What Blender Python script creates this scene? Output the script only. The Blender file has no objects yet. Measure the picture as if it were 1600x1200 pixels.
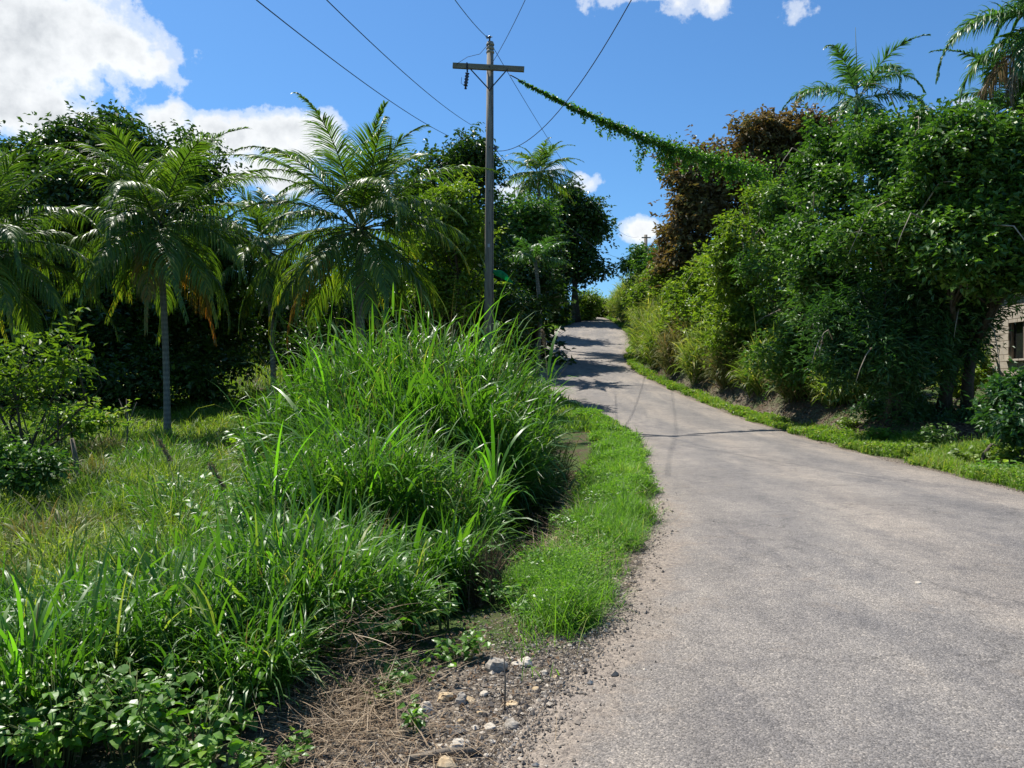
import bpy, math
import numpy as np
PI = math.pi
sc = bpy.context.scene
COL = sc.collection
CAMZ = 1.6

def P(px, row, Y):
    return np.array([(px - 800) / 1200.0 * Y, Y, CAMZ - (row - 600) / 1200.0 * Y])

# ------------------------------------------------------------------ materials
def new_mat(name):
    m = bpy.data.materials.new(name); m.use_nodes = True
    nt = m.node_tree; nt.nodes.clear()
    out = nt.nodes.new('ShaderNodeOutputMaterial')
    return m, nt, out

def ramp(nt, fac, stops, interp='LINEAR'):
    r = nt.nodes.new('ShaderNodeValToRGB'); cr = r.color_ramp; cr.interpolation = interp
    while len(cr.elements) < len(stops): cr.elements.new(0.5)
    for e, (p, c) in zip(cr.elements, stops):
        e.position = p; e.color = (c[0], c[1], c[2], 1)
    nt.links.new(fac, r.inputs['Fac']); return r.outputs['Color']

def noise(nt, vec, scale, detail=4, rough=0.6, out='Fac'):
    n = nt.nodes.new('ShaderNodeTexNoise'); n.inputs['Scale'].default_value = scale
    n.inputs['Detail'].default_value = detail; n.inputs['Roughness'].default_value = rough
    if vec is not None: nt.links.new(vec, n.inputs['Vector'])
    return n.outputs[out]

def coords(nt, scale=(1, 1, 1)):
    t = nt.nodes.new('ShaderNodeTexCoord'); m = nt.nodes.new('ShaderNodeMapping')
    m.inputs['Scale'].default_value = scale
    nt.links.new(t.outputs['Object'], m.inputs['Vector']); return m.outputs['Vector']

def mix(nt, fac, a, b, mode='MIX'):
    n = nt.nodes.new('ShaderNodeMix'); n.data_type = 'RGBA'; n.blend_type = mode
    for s, v in ((n.inputs[0], fac), (n.inputs[6], a), (n.inputs[7], b)):
        if isinstance(v, (int, float)): s.default_value = v
        elif isinstance(v, tuple): s.default_value = (v[0], v[1], v[2], 1)
        else: nt.links.new(v, s)
    return n.outputs[2]

def math_n(nt, op, a, b=None, clamp=False):
    n = nt.nodes.new('ShaderNodeMath'); n.operation = op; n.use_clamp = clamp
    for s, v in ((n.inputs[0], a), (n.inputs[1], b)):
        if v is None: continue
        if isinstance(v, (int, float)): s.default_value = v
        else: nt.links.new(v, s)
    return n.outputs[0]

def bsdf(nt, color, rough=0.7, spec=0.3, bump=None, bstr=0.3, bdist=0.02):
    b = nt.nodes.new('ShaderNodeBsdfPrincipled')
    if isinstance(color, tuple): b.inputs['Base Color'].default_value = (*color, 1)
    else: nt.links.new(color, b.inputs['Base Color'])
    if isinstance(rough, float): b.inputs['Roughness'].default_value = rough
    else: nt.links.new(rough, b.inputs['Roughness'])
    b.inputs['Specular IOR Level'].default_value = spec
    if bump is not None:
        n = nt.nodes.new('ShaderNodeBump'); n.inputs['Strength'].default_value = bstr
        n.inputs['Distance'].default_value = bdist
        nt.links.new(bump, n.inputs['Height']); nt.links.new(n.outputs['Normal'], b.inputs['Normal'])
    return b

def leaf_mat(name, stops, rough=0.42, spec=0.5, transl=0.35, tr_mul=(1.5, 1.7, 0.5)):
    m, nt, out = new_mat(name)
    a = nt.nodes.new('ShaderNodeAttribute'); a.attribute_name = 'tint'
    n = noise(nt, coords(nt), 0.9, 3)
    f = math_n(nt, 'ADD', a.outputs['Fac'], math_n(nt, 'MULTIPLY', math_n(nt, 'SUBTRACT', n, 0.5), 0.5), True)
    c = ramp(nt, f, stops)
    b = bsdf(nt, c, rough, spec)
    t = nt.nodes.new('ShaderNodeBsdfTranslucent')
    nt.links.new(mix(nt, 1.0, c, tr_mul, 'MULTIPLY'), t.inputs['Color'])
    s = nt.nodes.new('ShaderNodeMixShader'); s.inputs[0].default_value = transl
    nt.links.new(b.outputs[0], s.inputs[1]); nt.links.new(t.outputs[0], s.inputs[2])
    nt.links.new(s.outputs[0], out.inputs['Surface'])
    return m

def bark_mat(name, c0, c1, scale=(6, 6, 1.2), bstr=0.6, rings=False):
    m, nt, out = new_mat(name)
    v = coords(nt, scale); n = noise(nt, v, 3, 8, 0.7)
    c = ramp(nt, n, [(0.3, c0), (0.7, c1)])
    if rings:
        w = nt.nodes.new('ShaderNodeTexWave'); w.bands_direction = 'Z'; w.inputs['Scale'].default_value = 2.2
        w.inputs['Distortion'].default_value = 2.0; nt.links.new(coords(nt), w.inputs['Vector'])
        c = mix(nt, math_n(nt, 'MULTIPLY', w.outputs['Fac'], 0.45), c, tuple(x * 0.45 for x in c0))
    nt.links.new(bsdf(nt, c, 0.85, 0.2, n, bstr).outputs[0], out.inputs['Surface']); return m

M = {}
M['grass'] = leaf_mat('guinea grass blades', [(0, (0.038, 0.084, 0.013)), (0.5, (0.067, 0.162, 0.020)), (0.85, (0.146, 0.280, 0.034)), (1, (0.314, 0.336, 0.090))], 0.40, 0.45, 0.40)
M['cane'] = leaf_mat('broad cane grass', [(0, (0.06, 0.17, 0.02)), (1, (0.14, 0.33, 0.03))], 0.35, 0.5, 0.5)
M['drygrass'] = leaf_mat('drying grass', [(0, (0.05, 0.10, 0.02)), (0.5, (0.16, 0.18, 0.05)), (1, (0.30, 0.22, 0.11))], 0.6, 0.3, 0.3, (1.2, 1.1, 0.6))
M['bankgrass'] = leaf_mat('bank grass', [(0, (0.07, 0.13, 0.02)), (0.5, (0.17, 0.24, 0.045)), (1, (0.40, 0.36, 0.14))], 0.5, 0.35, 0.4)
M['verge'] = leaf_mat('verge grass', [(0, (0.07, 0.16, 0.02)), (0.7, (0.165, 0.31, 0.04)), (1, (0.34, 0.36, 0.13))], 0.5, 0.35, 0.45)
M['vergedry'] = leaf_mat('verge grass yellowing', [(0, (0.07, 0.16, 0.02)), (0.6, (0.17, 0.27, 0.04)), (1, (0.33, 0.30, 0.11))], 0.5, 0.35, 0.4)
M['field'] = leaf_mat('field grass', [(0, (0.055, 0.11, 0.018)), (0.45, (0.13, 0.21, 0.03)), (0.8, (0.22, 0.28, 0.055)), (1, (0.33, 0.27, 0.13))], 0.5, 0.35, 0.4)
M['weed'] = leaf_mat('broadleaf weed', [(0, (0.05, 0.13, 0.015)), (0.7, (0.13, 0.27, 0.022)), (1, (0.30, 0.38, 0.035))], 0.4, 0.5, 0.4)
M['palm'] = leaf_mat('coconut leaflet', [(0, (0.039, 0.084, 0.016)), (0.6, (0.095, 0.168, 0.025)), (0.9, (0.202, 0.246, 0.034)), (1, (0.336, 0.291, 0.034))], 0.42, 0.42, 0.38)
M['oldpalm'] = leaf_mat('yellowing coconut leaflet', [(0, (0.07, 0.12, 0.02)), (0.5, (0.20, 0.18, 0.025)), (1, (0.34, 0.14, 0.02))], 0.45, 0.4, 0.35, (1.3, 1.1, 0.5))
M['deadpalm'] = leaf_mat('dead palm leaflet', [(0, (0.16, 0.12, 0.07)), (1, (0.34, 0.27, 0.18))], 0.6, 0.3, 0.2, (1, 1, 0.8))
M['royal'] = leaf_mat('royal palm leaflet', [(0, (0.036, 0.102, 0.030)), (0.8, (0.090, 0.192, 0.054)), (1, (0.180, 0.252, 0.060))], 0.42, 0.45, 0.32)
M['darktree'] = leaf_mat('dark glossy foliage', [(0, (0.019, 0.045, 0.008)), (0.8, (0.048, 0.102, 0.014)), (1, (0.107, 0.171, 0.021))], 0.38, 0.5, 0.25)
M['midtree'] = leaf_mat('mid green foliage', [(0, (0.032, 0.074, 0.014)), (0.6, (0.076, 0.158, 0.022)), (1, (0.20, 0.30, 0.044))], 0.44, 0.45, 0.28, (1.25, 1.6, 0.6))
M['limetree'] = leaf_mat('yellow green foliage', [(0, (0.052, 0.098, 0.014)), (0.6, (0.138, 0.218, 0.023)), (1, (0.299, 0.345, 0.057))], 0.45, 0.45, 0.36)
M['brown'] = leaf_mat('maroon brown foliage', [(0, (0.070, 0.056, 0.026)), (0.55, (0.170, 0.132, 0.056)), (0.85, (0.17, 0.17, 0.05)), (1, (0.12, 0.15, 0.03))], 0.55, 0.35, 0.3, (1.4, 1.1, 0.6))
M['bluebush'] = leaf_mat('dark bluish foliage', [(0, (0.023, 0.065, 0.019)), (0.8, (0.052, 0.130, 0.031)), (1, (0.130, 0.234, 0.046))], 0.46, 0.5, 0.28)
M['vine'] = leaf_mat('vine leaves', [(0, (0.045, 0.13, 0.015)), (1, (0.13, 0.26, 0.03))], 0.4, 0.5, 0.4)
M['straw'] = leaf_mat('dry straw', [(0, (0.17, 0.115, 0.07)), (0.6, (0.30, 0.22, 0.14)), (1, (0.44, 0.35, 0.24))], 0.7, 0.2, 0.1, (1, 1, 0.8))
M['litter'] = leaf_mat('dead leaf litter', [(0, (0.07, 0.045, 0.03)), (1, (0.26, 0.17, 0.10))], 0.8, 0.2, 0.05, (1, 1, 0.8))
M['bark'] = bark_mat('grey brown bark', (0.04, 0.033, 0.024), (0.13, 0.11, 0.085))
M['palmbark'] = bark_mat('ringed palm bark', (0.13, 0.12, 0.10), (0.30, 0.28, 0.24), (8, 8, 2), 0.5, True)
M['polewood'] = bark_mat('weathered pole wood', (0.12, 0.105, 0.085), (0.33, 0.29, 0.235), (9, 9, 0.5), 0.4)
M['armwood'] = bark_mat('weathered arm wood', (0.13, 0.115, 0.085), (0.30, 0.26, 0.19), (0.8, 12, 12), 0.4)
M['deadwood'] = bark_mat('dead grey twig wood', (0.10, 0.08, 0.06), (0.26, 0.22, 0.17))
M['straw_stem'] = bark_mat('green frond stalk', (0.07, 0.10, 0.03), (0.16, 0.18, 0.06))

M['paletwig'] = bark_mat('pale dry twig', (0.22, 0.18, 0.13), (0.40, 0.34, 0.26))

def plain(name, c, rough=0.5, spec=0.4, metal=0.0):
    m, nt, out = new_mat(name)
    n = noise(nt, coords(nt), 30, 4)
    col = mix(nt, n, tuple(x * 0.8 for x in c), tuple(min(1, x * 1.2) for x in c))
    b = bsdf(nt, col, rough, spec); b.inputs['Metallic'].default_value = metal
    nt.links.new(b.outputs[0], out.inputs['Surface']); return m
M['iron'] = plain('galvanised dark iron', (0.05, 0.05, 0.055), 0.5, 0.4, 0.6)
M['porcelain'] = plain('dark brown porcelain', (0.03, 0.025, 0.03), 0.25, 0.6)
M['lightmetal'] = plain('grey hardware', (0.35, 0.35, 0.35), 0.45, 0.4, 0.5)
M['cable'] = plain('black cable', (0.02, 0.022, 0.03), 0.5, 0.3)
M['coconut'] = plain('green coconut husk', (0.13, 0.17, 0.04), 0.45, 0.4)
M['window_dark'] = plain('dark window glass', (0.015, 0.017, 0.018), 0.15, 0.6)
M['zinc'] = plain('weathered roof sheet', (0.32, 0.28, 0.25), 0.6, 0.3)
M['bluebin'] = plain('green film', (0.01, 0.30, 0.12), 0.35, 0.5)

def film_mat():
    m, nt, out = new_mat('green plastic film')
    b = bsdf(nt, (0.01, 0.30, 0.11), 0.3, 0.5); t = nt.nodes.new('ShaderNodeBsdfTranslucent')
    t.inputs['Color'].default_value = (0.02, 0.6, 0.25, 1)
    s = nt.nodes.new('ShaderNodeMixShader'); s.inputs[0].default_value = 0.5
    nt.links.new(b.outputs[0], s.inputs[1]); nt.links.new(t.outputs[0], s.inputs[2])
    nt.links.new(s.outputs[0], out.inputs['Surface']); return m
M['film'] = film_mat()

def stone_mat(name, c0, c1):
    m, nt, out = new_mat(name)
    v = coords(nt); n = noise(nt, v, 18, 8, 0.7)
    c = ramp(nt, n, [(0.35, c0), (0.65, c1)])
    nt.links.new(bsdf(nt, c, 0.85, 0.2, n, 0.7, 0.01).outputs[0], out.inputs['Surface']); return m
M['stone_pale'] = stone_mat('pale limestone', (0.36, 0.31, 0.24), (0.62, 0.56, 0.47))
M['stone_tan'] = stone_mat('tan limestone', (0.34, 0.24, 0.13), (0.58, 0.46, 0.30))
M['stone_grey'] = stone_mat('grey stone', (0.20, 0.175, 0.145), (0.40, 0.36, 0.30))
M['stone_dark'] = stone_mat('dark asphalt lump', (0.03, 0.03, 0.03), (0.13, 0.125, 0.12))

def gravel_mat():
    m, nt, out = new_mat('loose gravel')
    a = nt.nodes.new('ShaderNodeAttribute'); a.attribute_name = 'tint'
    c = ramp(nt, a.outputs['Fac'], [(0, (0.09, 0.08, 0.07)), (0.45, (0.20, 0.17, 0.14)), (0.8, (0.32, 0.27, 0.21)), (1, (0.52, 0.46, 0.38))])
    nt.links.new(bsdf(nt, c, 0.9, 0.15).outputs[0], out.inputs['Surface']); return m
M['gravel'] = gravel_mat()

def asphalt_mat():
    m, nt, out = new_mat('worn asphalt')
    v = coords(nt)
    big = noise(nt, v, 0.55, 4, 0.55)
    streak = noise(nt, coords(nt, (1.6, 0.28, 1)), 1.0, 5, 0.6)
    grit = noise(nt, v, 110, 3, 0.7)
    vo = nt.nodes.new('ShaderNodeTexVoronoi'); vo.inputs['Scale'].default_value = 105
    nt.links.new(v, vo.inputs['Vector'])
    vo2 = nt.nodes.new('ShaderNodeTexVoronoi'); vo2.inputs['Scale'].default_value = 48
    nt.links.new(v, vo2.inputs['Vector'])
    base = ramp(nt, math_n(nt, 'ADD', math_n(nt, 'MULTIPLY', big, 0.5), math_n(nt, 'MULTIPLY', streak, 0.5)),
                [(0.36, (0.172, 0.160, 0.150)), (0.5, (0.225, 0.206, 0.187)), (0.64, (0.292, 0.262, 0.228))])
    ac = nt.nodes.new('ShaderNodeAttribute'); ac.attribute_name = 'across'
    acn = math_n(nt, 'ADD', ac.outputs['Fac'], math_n(nt, 'MULTIPLY', math_n(nt, 'SUBTRACT', streak, 0.5), 0.22))
    track = ramp(nt, acn, [(0.0, (1.08, 1.04, 0.98)), (0.16, (1.0, 0.99, 0.98)), (0.27, (0.86, 0.87, 0.89)), (0.36, (0.97, 0.97, 0.97)), (0.48, (1.10, 1.07, 1.03)), (0.60, (0.97, 0.97, 0.97)), (0.70, (0.87, 0.88, 0.90)), (0.82, (1.04, 1.02, 1.0)), (1.0, (1.12, 1.07, 1.0))])
    base = mix(nt, 1.0, base, track, 'MULTIPLY')
    mott = noise(nt, v, 4.5, 6, 0.75)
    base = mix(nt, 1.0, base, ramp(nt, mott, [(0.32, (0.76, 0.76, 0.77)), (0.5, (0.98, 0.97, 0.96)), (0.68, (1.13, 1.11, 1.07))]), 'MULTIPLY')
    tar = noise(nt, coords(nt, (1.2, 0.5, 1)), 0.9, 5, 0.7)
    base = mix(nt, 1.0, base, ramp(nt, tar, [(0.36, (0.78, 0.79, 0.82)), (0.46, (1, 1, 1))]), 'MULTIPLY')
    sep = nt.nodes.new('ShaderNodeSeparateColor'); nt.links.new(vo.outputs['Color'], sep.inputs[0])
    st = ramp(nt, sep.outputs[0], [(0, (0.45, 0.45, 0.45)), (0.5, (0.95, 0.95, 0.95)), (0.85, (1.15, 1.15, 1.15)), (1, (1.9, 1.85, 1.75))])
    c = mix(nt, 0.8, base, st, 'MULTIPLY')
    c = mix(nt, 0.8, c, ramp(nt, grit, [(0.3, (0.55, 0.55, 0.55)), (0.6, (1.15, 1.15, 1.15))]), 'MULTIPLY')
    # small brown dirt patches
    d = noise(nt, v, 2.3, 6, 0.7)
    at = nt.nodes.new('ShaderNodeAttribute'); at.attribute_name = 'tint'
    dd = math_n(nt, 'ADD', d, math_n(nt, 'MULTIPLY', at.outputs['Fac'], 0.38))
    sepd = nt.nodes.new('ShaderNodeSeparateColor'); nt.links.new(vo2.outputs['Color'], sepd.inputs[0])
    dirt = mix(nt, 1.0, ramp(nt, sepd.outputs[1], [(0, (0.13, 0.105, 0.085)), (1, (0.33, 0.27, 0.21))]), ramp(nt, grit, [(0.3, (0.6, 0.6, 0.6)), (0.6, (1.2, 1.2, 1.2))]), 'MULTIPLY')
    c = mix(nt, ramp(nt, dd, [(0.58, (0, 0, 0)), (0.78, (0.8, 0.8, 0.8))]), c, dirt)
    # hairline cracks
    vc = nt.nodes.new('ShaderNodeTexVoronoi'); vc.feature = 'DISTANCE_TO_EDGE'; vc.inputs['Scale'].default_value = 0.55
    wv = nt.nodes.new('ShaderNodeVectorMath'); wv.operation = 'ADD'
    nt.links.new(v, wv.inputs[0]); nt.links.new(noise(nt, v, 1.2, 6, 0.7, 'Color'), wv.inputs[1])
    nt.links.new(wv.outputs[0], vc.inputs['Vector'])
    gate = ramp(nt, noise(nt, v, 0.5, 2), [(0.44, (0, 0, 0)), (0.56, (1, 1, 1))])
    ck = mix(nt, gate, (1.0, 1.0, 1.0), ramp(nt, vc.outputs['Distance'], [(0.0, (0.6, 0.6, 0.6)), (0.010, (1, 1, 1))]))
    c = mix(nt, 1.0, c, ck, 'MULTIPLY')
    h = math_n(nt, 'ADD', math_n(nt, 'MULTIPLY', vo.outputs['Distance'], -0.8), math_n(nt, 'MULTIPLY', grit, 1.0))
    h = math_n(nt, 'ADD', h, math_n(nt, 'MULTIPLY', vo2.outputs['Distance'], -0.5))
    nt.links.new(bsdf(nt, c, 0.8, 0.3, h, 0.8, 0.008).outputs[0], out.inputs['Surface']); return m
M['asphalt'] = asphalt_mat()

def ground_mat():
    m, nt, out = new_mat('soil')
    v = coords(nt)
    n = noise(nt, v, 1.3, 8, 0.7); n2 = noise(nt, v, 24, 6, 0.75)
    a = nt.nodes.new('ShaderNodeAttribute'); a.attribute_name = 'tint'   # 1 = bare gravelly shoulder, 0 = leafy soil
    soil = ramp(nt, n2, [(0.3, (0.035, 0.026, 0.016)), (0.7, (0.12, 0.085, 0.055))])
    green = ramp(nt, n2, [(0.3, (0.03, 0.055, 0.012)), (0.7, (0.08, 0.12, 0.03))])
    s = mix(nt, ramp(nt, n, [(0.45, (0, 0, 0)), (0.55, (1, 1, 1))]), soil, green)
    vo = nt.nodes.new('ShaderNodeTexVoronoi'); vo.inputs['Scale'].default_value = 45
    nt.links.new(v, vo.inputs['Vector'])
    sep = nt.nodes.new('ShaderNodeSeparateColor'); nt.links.new(vo.outputs['Color'], sep.inputs[0])
    gr = ramp(nt, sep.outputs[0], [(0, (0.06, 0.05, 0.04)), (0.6, (0.17, 0.14, 0.11)), (0.9, (0.27, 0.235, 0.19)), (1, (0.45, 0.41, 0.35))])
    gr = mix(nt, 0.7, gr, ramp(nt, n2, [(0.3, (0.5, 0.48, 0.45)), (0.7, (1.3, 1.25, 1.2))]), 'MULTIPLY')
    c = mix(nt, a.outputs['Fac'], s, gr)
    h = math_n(nt, 'SUBTRACT', n2, math_n(nt, 'MULTIPLY', vo.outputs['Distance'], 0.6))
    nt.links.new(bsdf(nt, c, 0.95, 0.15, h, 1.0, 0.02).outputs[0], out.inputs['Surface']); return m
M['ground'] = ground_mat()

def block_mat():
    m, nt, out = new_mat('pale rendered block wall')
    v = coords(nt); n = noise(nt, v, 6, 6, 0.7)
    c = ramp(nt, n, [(0.3, (0.42, 0.36, 0.29)), (0.7, (0.60, 0.53, 0.44))])
    br = nt.nodes.new('ShaderNodeTexBrick')
    mp = nt.nodes.new('ShaderNodeMapping'); mp.inputs['Rotation'].default_value = (PI / 2, 0, 0)
    nt.links.new(v, mp.inputs['Vector']); nt.links.new(mp.outputs['Vector'], br.inputs['Vector'])
    br.inputs['Color1'].default_value = (1, 1, 1, 1); br.inputs['Color2'].default_value = (0.9, 0.9, 0.9, 1)
    br.inputs['Mortar'].default_value = (0.35, 0.33, 0.3, 1); br.inputs['Scale'].default_value = 1.0
    br.inputs['Brick Width'].default_value = 0.42; br.inputs['Row Height'].default_value = 0.22
    br.inputs['Mortar Size'].default_value = 0.012
    c = mix(nt, 1.0, c, br.outputs['Color'], 'MULTIPLY')
    nt.links.new(bsdf(nt, c, 0.9, 0.2, n, 0.4).outputs[0], out.inputs['Surface']); return m
M['block'] = block_mat()

# ------------------------------------------------------------------ mesh helpers
def mesh_obj(name, V, Fq, mat, parent=None, tint=None, smooth=False, loc=None):
    V = np.asarray(V, dtype=np.float32).reshape(-1, 3); Fq = np.asarray(Fq, dtype=np.int32)
    if loc is not None: V = V - np.asarray(loc, dtype=np.float32)
    k = Fq.shape[1]; me = bpy.data.meshes.new(name)
    me.vertices.add(len(V)); me.vertices.foreach_set('co', V.ravel())
    keep = np.ones(Fq.shape, dtype=bool)
    if k == 4:
        keep[:, 3] = (Fq[:, 3] != Fq[:, 0]) & (Fq[:, 3] != Fq[:, 2])   # a repeated corner marks a triangle
    tot_ = keep.sum(1).astype(np.int32); flat = Fq[keep]
    me.loops.add(len(flat)); me.loops.foreach_set('vertex_index', flat)
    me.polygons.add(len(Fq))
    me.polygons.foreach_set('loop_start', np.concatenate([[0], np.cumsum(tot_)[:-1]]).astype(np.int32))
    me.polygons.foreach_set('loop_total', tot_)
    me.polygons.foreach_set('use_smooth', np.full(len(Fq), smooth, dtype=bool))
    if tint is not None:
        a = me.attributes.new('tint', 'FLOAT', 'POINT'); a.data.foreach_set('value', np.asarray(tint, dtype=np.float32))
    me.update(calc_edges=True); me.materials.append(mat)
    o = bpy.data.objects.new(name, me); COL.objects.link(o)
    if loc is not None and parent is None: o.location = loc
    if parent is not None: o.parent = parent
    return o

def cat_mesh(parts):
    Vs, Fs, Ts, n = [], [], [], 0
    for V, Fq, T in parts:
        Vs.append(V); Fs.append(Fq + n); Ts.append(T); n += len(V)
    return np.concatenate(Vs), np.concatenate(Fs), np.concatenate(Ts)

def tag(o, label=None, cat=None, group=None, kind=None):
    if label: o['label'] = label
    if cat: o['category'] = cat
    if group: o['group'] = group
    if kind: o['kind'] = kind
    return o

def thing(name, label, cat, loc, group=None):
    o = bpy.data.objects.new(name, None); COL.objects.link(o); o.empty_display_size = 0.2
    o.location = [float(x) for x in loc]
    return tag(o, label, cat, group)

def norm(a): return a / np.maximum(np.linalg.norm(a, axis=-1, keepdims=True), 1e-9)

def tube(path, rad, sides=8, cap=True):
    path = np.asarray(path, float); n = len(path)
    rad = np.broadcast_to(np.asarray(rad, float), (n,))
    T = np.gradient(path, axis=0); T = norm(T)
    ref = np.array([1.0, 0, 0]) if abs(T[0][0]) < 0.8 else np.array([0, 1.0, 0])
    V = []
    for i in range(n):
        u = ref - T[i] * np.dot(ref, T[i]); u /= np.linalg.norm(u); w = np.cross(T[i], u); ref = u
        a = np.arange(sides) * 2 * PI / sides
        V.append(path[i] + rad[i] * (np.cos(a)[:, None] * u + np.sin(a)[:, None] * w))
    V = np.concatenate(V); Fq = []
    for i in range(n - 1):
        for j in range(sides):
            k = (j + 1) % sides
            Fq.append((i * sides + j, i * sides + k, (i + 1) * sides + k, (i + 1) * sides + j))
    if cap:
        c0 = len(V); V = np.vstack([V, path[:1], path[-1:]]); e = (n - 1) * sides
        for j in range(sides):
            k = (j + 1) % sides
            Fq.append((c0, k, j, c0)); Fq.append((c0 + 1, e + j, e + k, c0 + 1))
    return V, np.array(Fq, dtype=np.int32), np.full(len(V), 0.5)

def box(c, s, rot=None):
    c = np.asarray(c, float); s = np.asarray(s, float) / 2
    V = np.array([[x, y, z] for x in (-1, 1) for y in (-1, 1) for z in (-1, 1)], float) * s
    if rot is not None: V = V @ np.asarray(rot).T
    Fq = np.array([[0, 1, 3, 2], [4, 6, 7, 5], [0, 4, 5, 1], [2, 3, 7, 6], [0, 2, 6, 4], [1, 5, 7, 3]], dtype=np.int32)
    return V + c, Fq, np.full(8, 0.5)

def rotz(a):
    c, s = math.cos(a), math.sin(a); return np.array([[c, -s, 0], [s, c, 0], [0, 0, 1.0]])

def tube_open(path, rad, sides=8):
    return tube(path, rad, sides, cap=False)

def leaves(C, N, D, L, Wd, tint, fold=0.25):
    """folded pointed leaves: 4 verts, 2 triangles each"""
    C, N, D = np.asarray(C), norm(np.asarray(N)), np.asarray(D)
    D = norm(D - N * np.sum(D * N, -1, keepdims=True)); S = np.cross(N, D)
    L = L[:, None]; Wd = Wd[:, None]
    b = C; t = C + D * L - N * L * 0.12; m = C + D * L * 0.45
    l = m + S * Wd * 0.5 + N * Wd * fold; r = m - S * Wd * 0.5 + N * Wd * fold
    V = np.stack([b, l, t, r], 1).reshape(-1, 3); i = np.arange(len(C)) * 4
    Fq = np.stack([np.stack([i, i + 2, i + 1], 1), np.stack([i, i + 3, i + 2], 1)], 1).reshape(-1, 3)
    return V, Fq, np.repeat(tint, 4)

def blades(B, az, L, Wd, a0, bend, tint, rng, S=5, tw=0.9, pw=1.6):
    """arching grass blades: B base points, az azimuth, a0 initial lean from vertical, bend total bend"""
    n = len(B); t = np.linspace(0, 1, S + 1)
    ang = a0[:, None] + bend[:, None] * t[None] ** pw; ang = np.minimum(ang, 2.75)
    dl = L[:, None] / S
    hx = np.concatenate([np.zeros((n, 1)), np.cumsum(np.sin((ang[:, 1:] + ang[:, :-1]) / 2) * dl, 1)], 1)
    hz = np.concatenate([np.zeros((n, 1)), np.cumsum(np.cos((ang[:, 1:] + ang[:, :-1]) / 2) * dl, 1)], 1)
    ca, sa = np.cos(az)[:, None], np.sin(az)[:, None]
    Pt = np.stack([hx * ca, hx * sa, hz], -1) + B[:, None, :]
    w = Wd[:, None] * np.where(t < 0.35, 0.55 + t / 0.35 * 0.45, 1 - ((t - 0.35) / 0.65) ** 1.8)[None]
    th = az[:, None] + PI / 2 + (rng.rand(n, 1) - 0.5) * 2 * tw + (rng.rand(n, 1) - 0.5) * 1.2 * t[None]
    Sd = np.stack([np.cos(th), np.sin(th), (rng.rand(n, 1) - 0.5) * 0.7 * np.ones_like(th)], -1)
    V = np.stack([Pt + Sd * w[..., None] * 0.5, Pt - Sd * w[..., None] * 0.5], 2).reshape(-1, 3)
    base = (np.arange(n) * 2 * (S + 1))[:, None] + (np.arange(S) * 2)[None]
    Fq = np.stack([base, base + 1, base + 3, base + 2], -1).reshape(-1, 4)
    return V, Fq, np.repeat(tint, 2 * (S + 1))

# ------------------------------------------------------------------ road and terrain shape
_Y = np.array([-14, -6, 0, 3.2, 4.8, 6.4, 8.3, 10.7, 14, 19.2, 24, 28, 33, 38, 44, 50, 56, 63, 70, 78, 85, 90, 100, 115, 140.])
_XL = np.array([-4.2, -2.6, -1.1, -0.15, 0.5, 1.0, 1.55, 1.98, 2.45, 3.3, 3.6, 3.4, 2.75, 1.8, 1.1, 0.9, 1.2, 2.0, 3.5, 5.8, 7.9, 8.9, 7.5, 2, -10])
_XR = np.array([4.5, 6.0, 6.8, 7.0, 7.1, 7.2, 7.35, 7.55, 7.85, 8.2, 8.6, 8.5, 8.2, 7.7, 7.05, 7.3, 8.3, 9.7, 10.4, 10.7, 10.7, 10.6, 9.8, 6, -5])
_Z = np.array([0, 0, 0, 0, 0, 0, 0, 0, 0, 0.02, 0.10, .32, .78, 1.38, 2.26, 3.1, 4.0, 5.0, 6.27, 7.6, 8.7, 9.45, 9.7, 9.2, 8.0])
_D = np.arange(-20, 145, 0.1)
def _smooth(v):
    k = np.exp(-0.5 * (np.arange(-30, 31) / 10.0) ** 2); k /= k.sum()
    return np.convolve(np.pad(np.interp(_D, _Y, v), 30, mode='edge'), k, 'valid')
_sL, _sR, _sZ = _smooth(_XL), _smooth(_XR), _smooth(_Z)
def roadL(y): return np.interp(y, _D, _sL)
def roadR(y): return np.interp(y, _D, _sR)
def roadZ(y): return np.interp(y, _D, _sZ)
def sst(x, a, b):
    t = np.clip((x - a) / (b - a), 0, 1); return t * t * (3 - 2 * t)
def wob(x, y):
    return (np.sin(x * 1.7 + y * 0.9) + np.sin(x * 0.6 - y * 1.3 + 2) + np.sin(x * 3.1 + 1) * 0.4 * np.sin(y * 2.7)) / 3.0
def H(x, y):
    x = np.asarray(x, float); y = np.asarray(y, float)
    rz, L, Rr = roadZ(y), roadL(y), roadR(y)
    dl = L - x; dr = x - Rr
    z = rz - 0.035
    ditch = -0.5 * np.exp(-((dl - 1.75) / 0.5) ** 2) * sst(y, 4.6, 6.5) * (1 - sst(y, 17, 22))
    zl = rz * (1 - 0.12 * sst(dl, 2, 20)) + ditch - 0.22 * sst(dl, 1.3, 4) + 0.10 * wob(x, y) * sst(dl, 0.6, 2) - 0.03
    # further left the land keeps climbing behind the palms
    zl = zl + sst(y, 22, 60) * sst(dl, 4, 25) * 1.0
    B = np.interp(y, [0, 13, 17, 22, 30, 45, 60, 75, 95, 120], [0.10, 0.15, 0.35, 0.7, 1.0, 1.6, 2.2, 2.6, 1.4, 0.8])
    zr = rz - 0.03 + B * sst(dr, 0.9, 2.4) + 0.08 * wob(x, y) * sst(dr, 0.5, 1.5) + 0.06 * np.clip(dr - 2.4, 0, 30) * sst(y, 18, 40)
    z = np.where(dl > 0, zl, np.where(dr > 0, zr, z))
    far = sst(y, 110, 260)
    return z * (1 - far) + 3.0 * far

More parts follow.
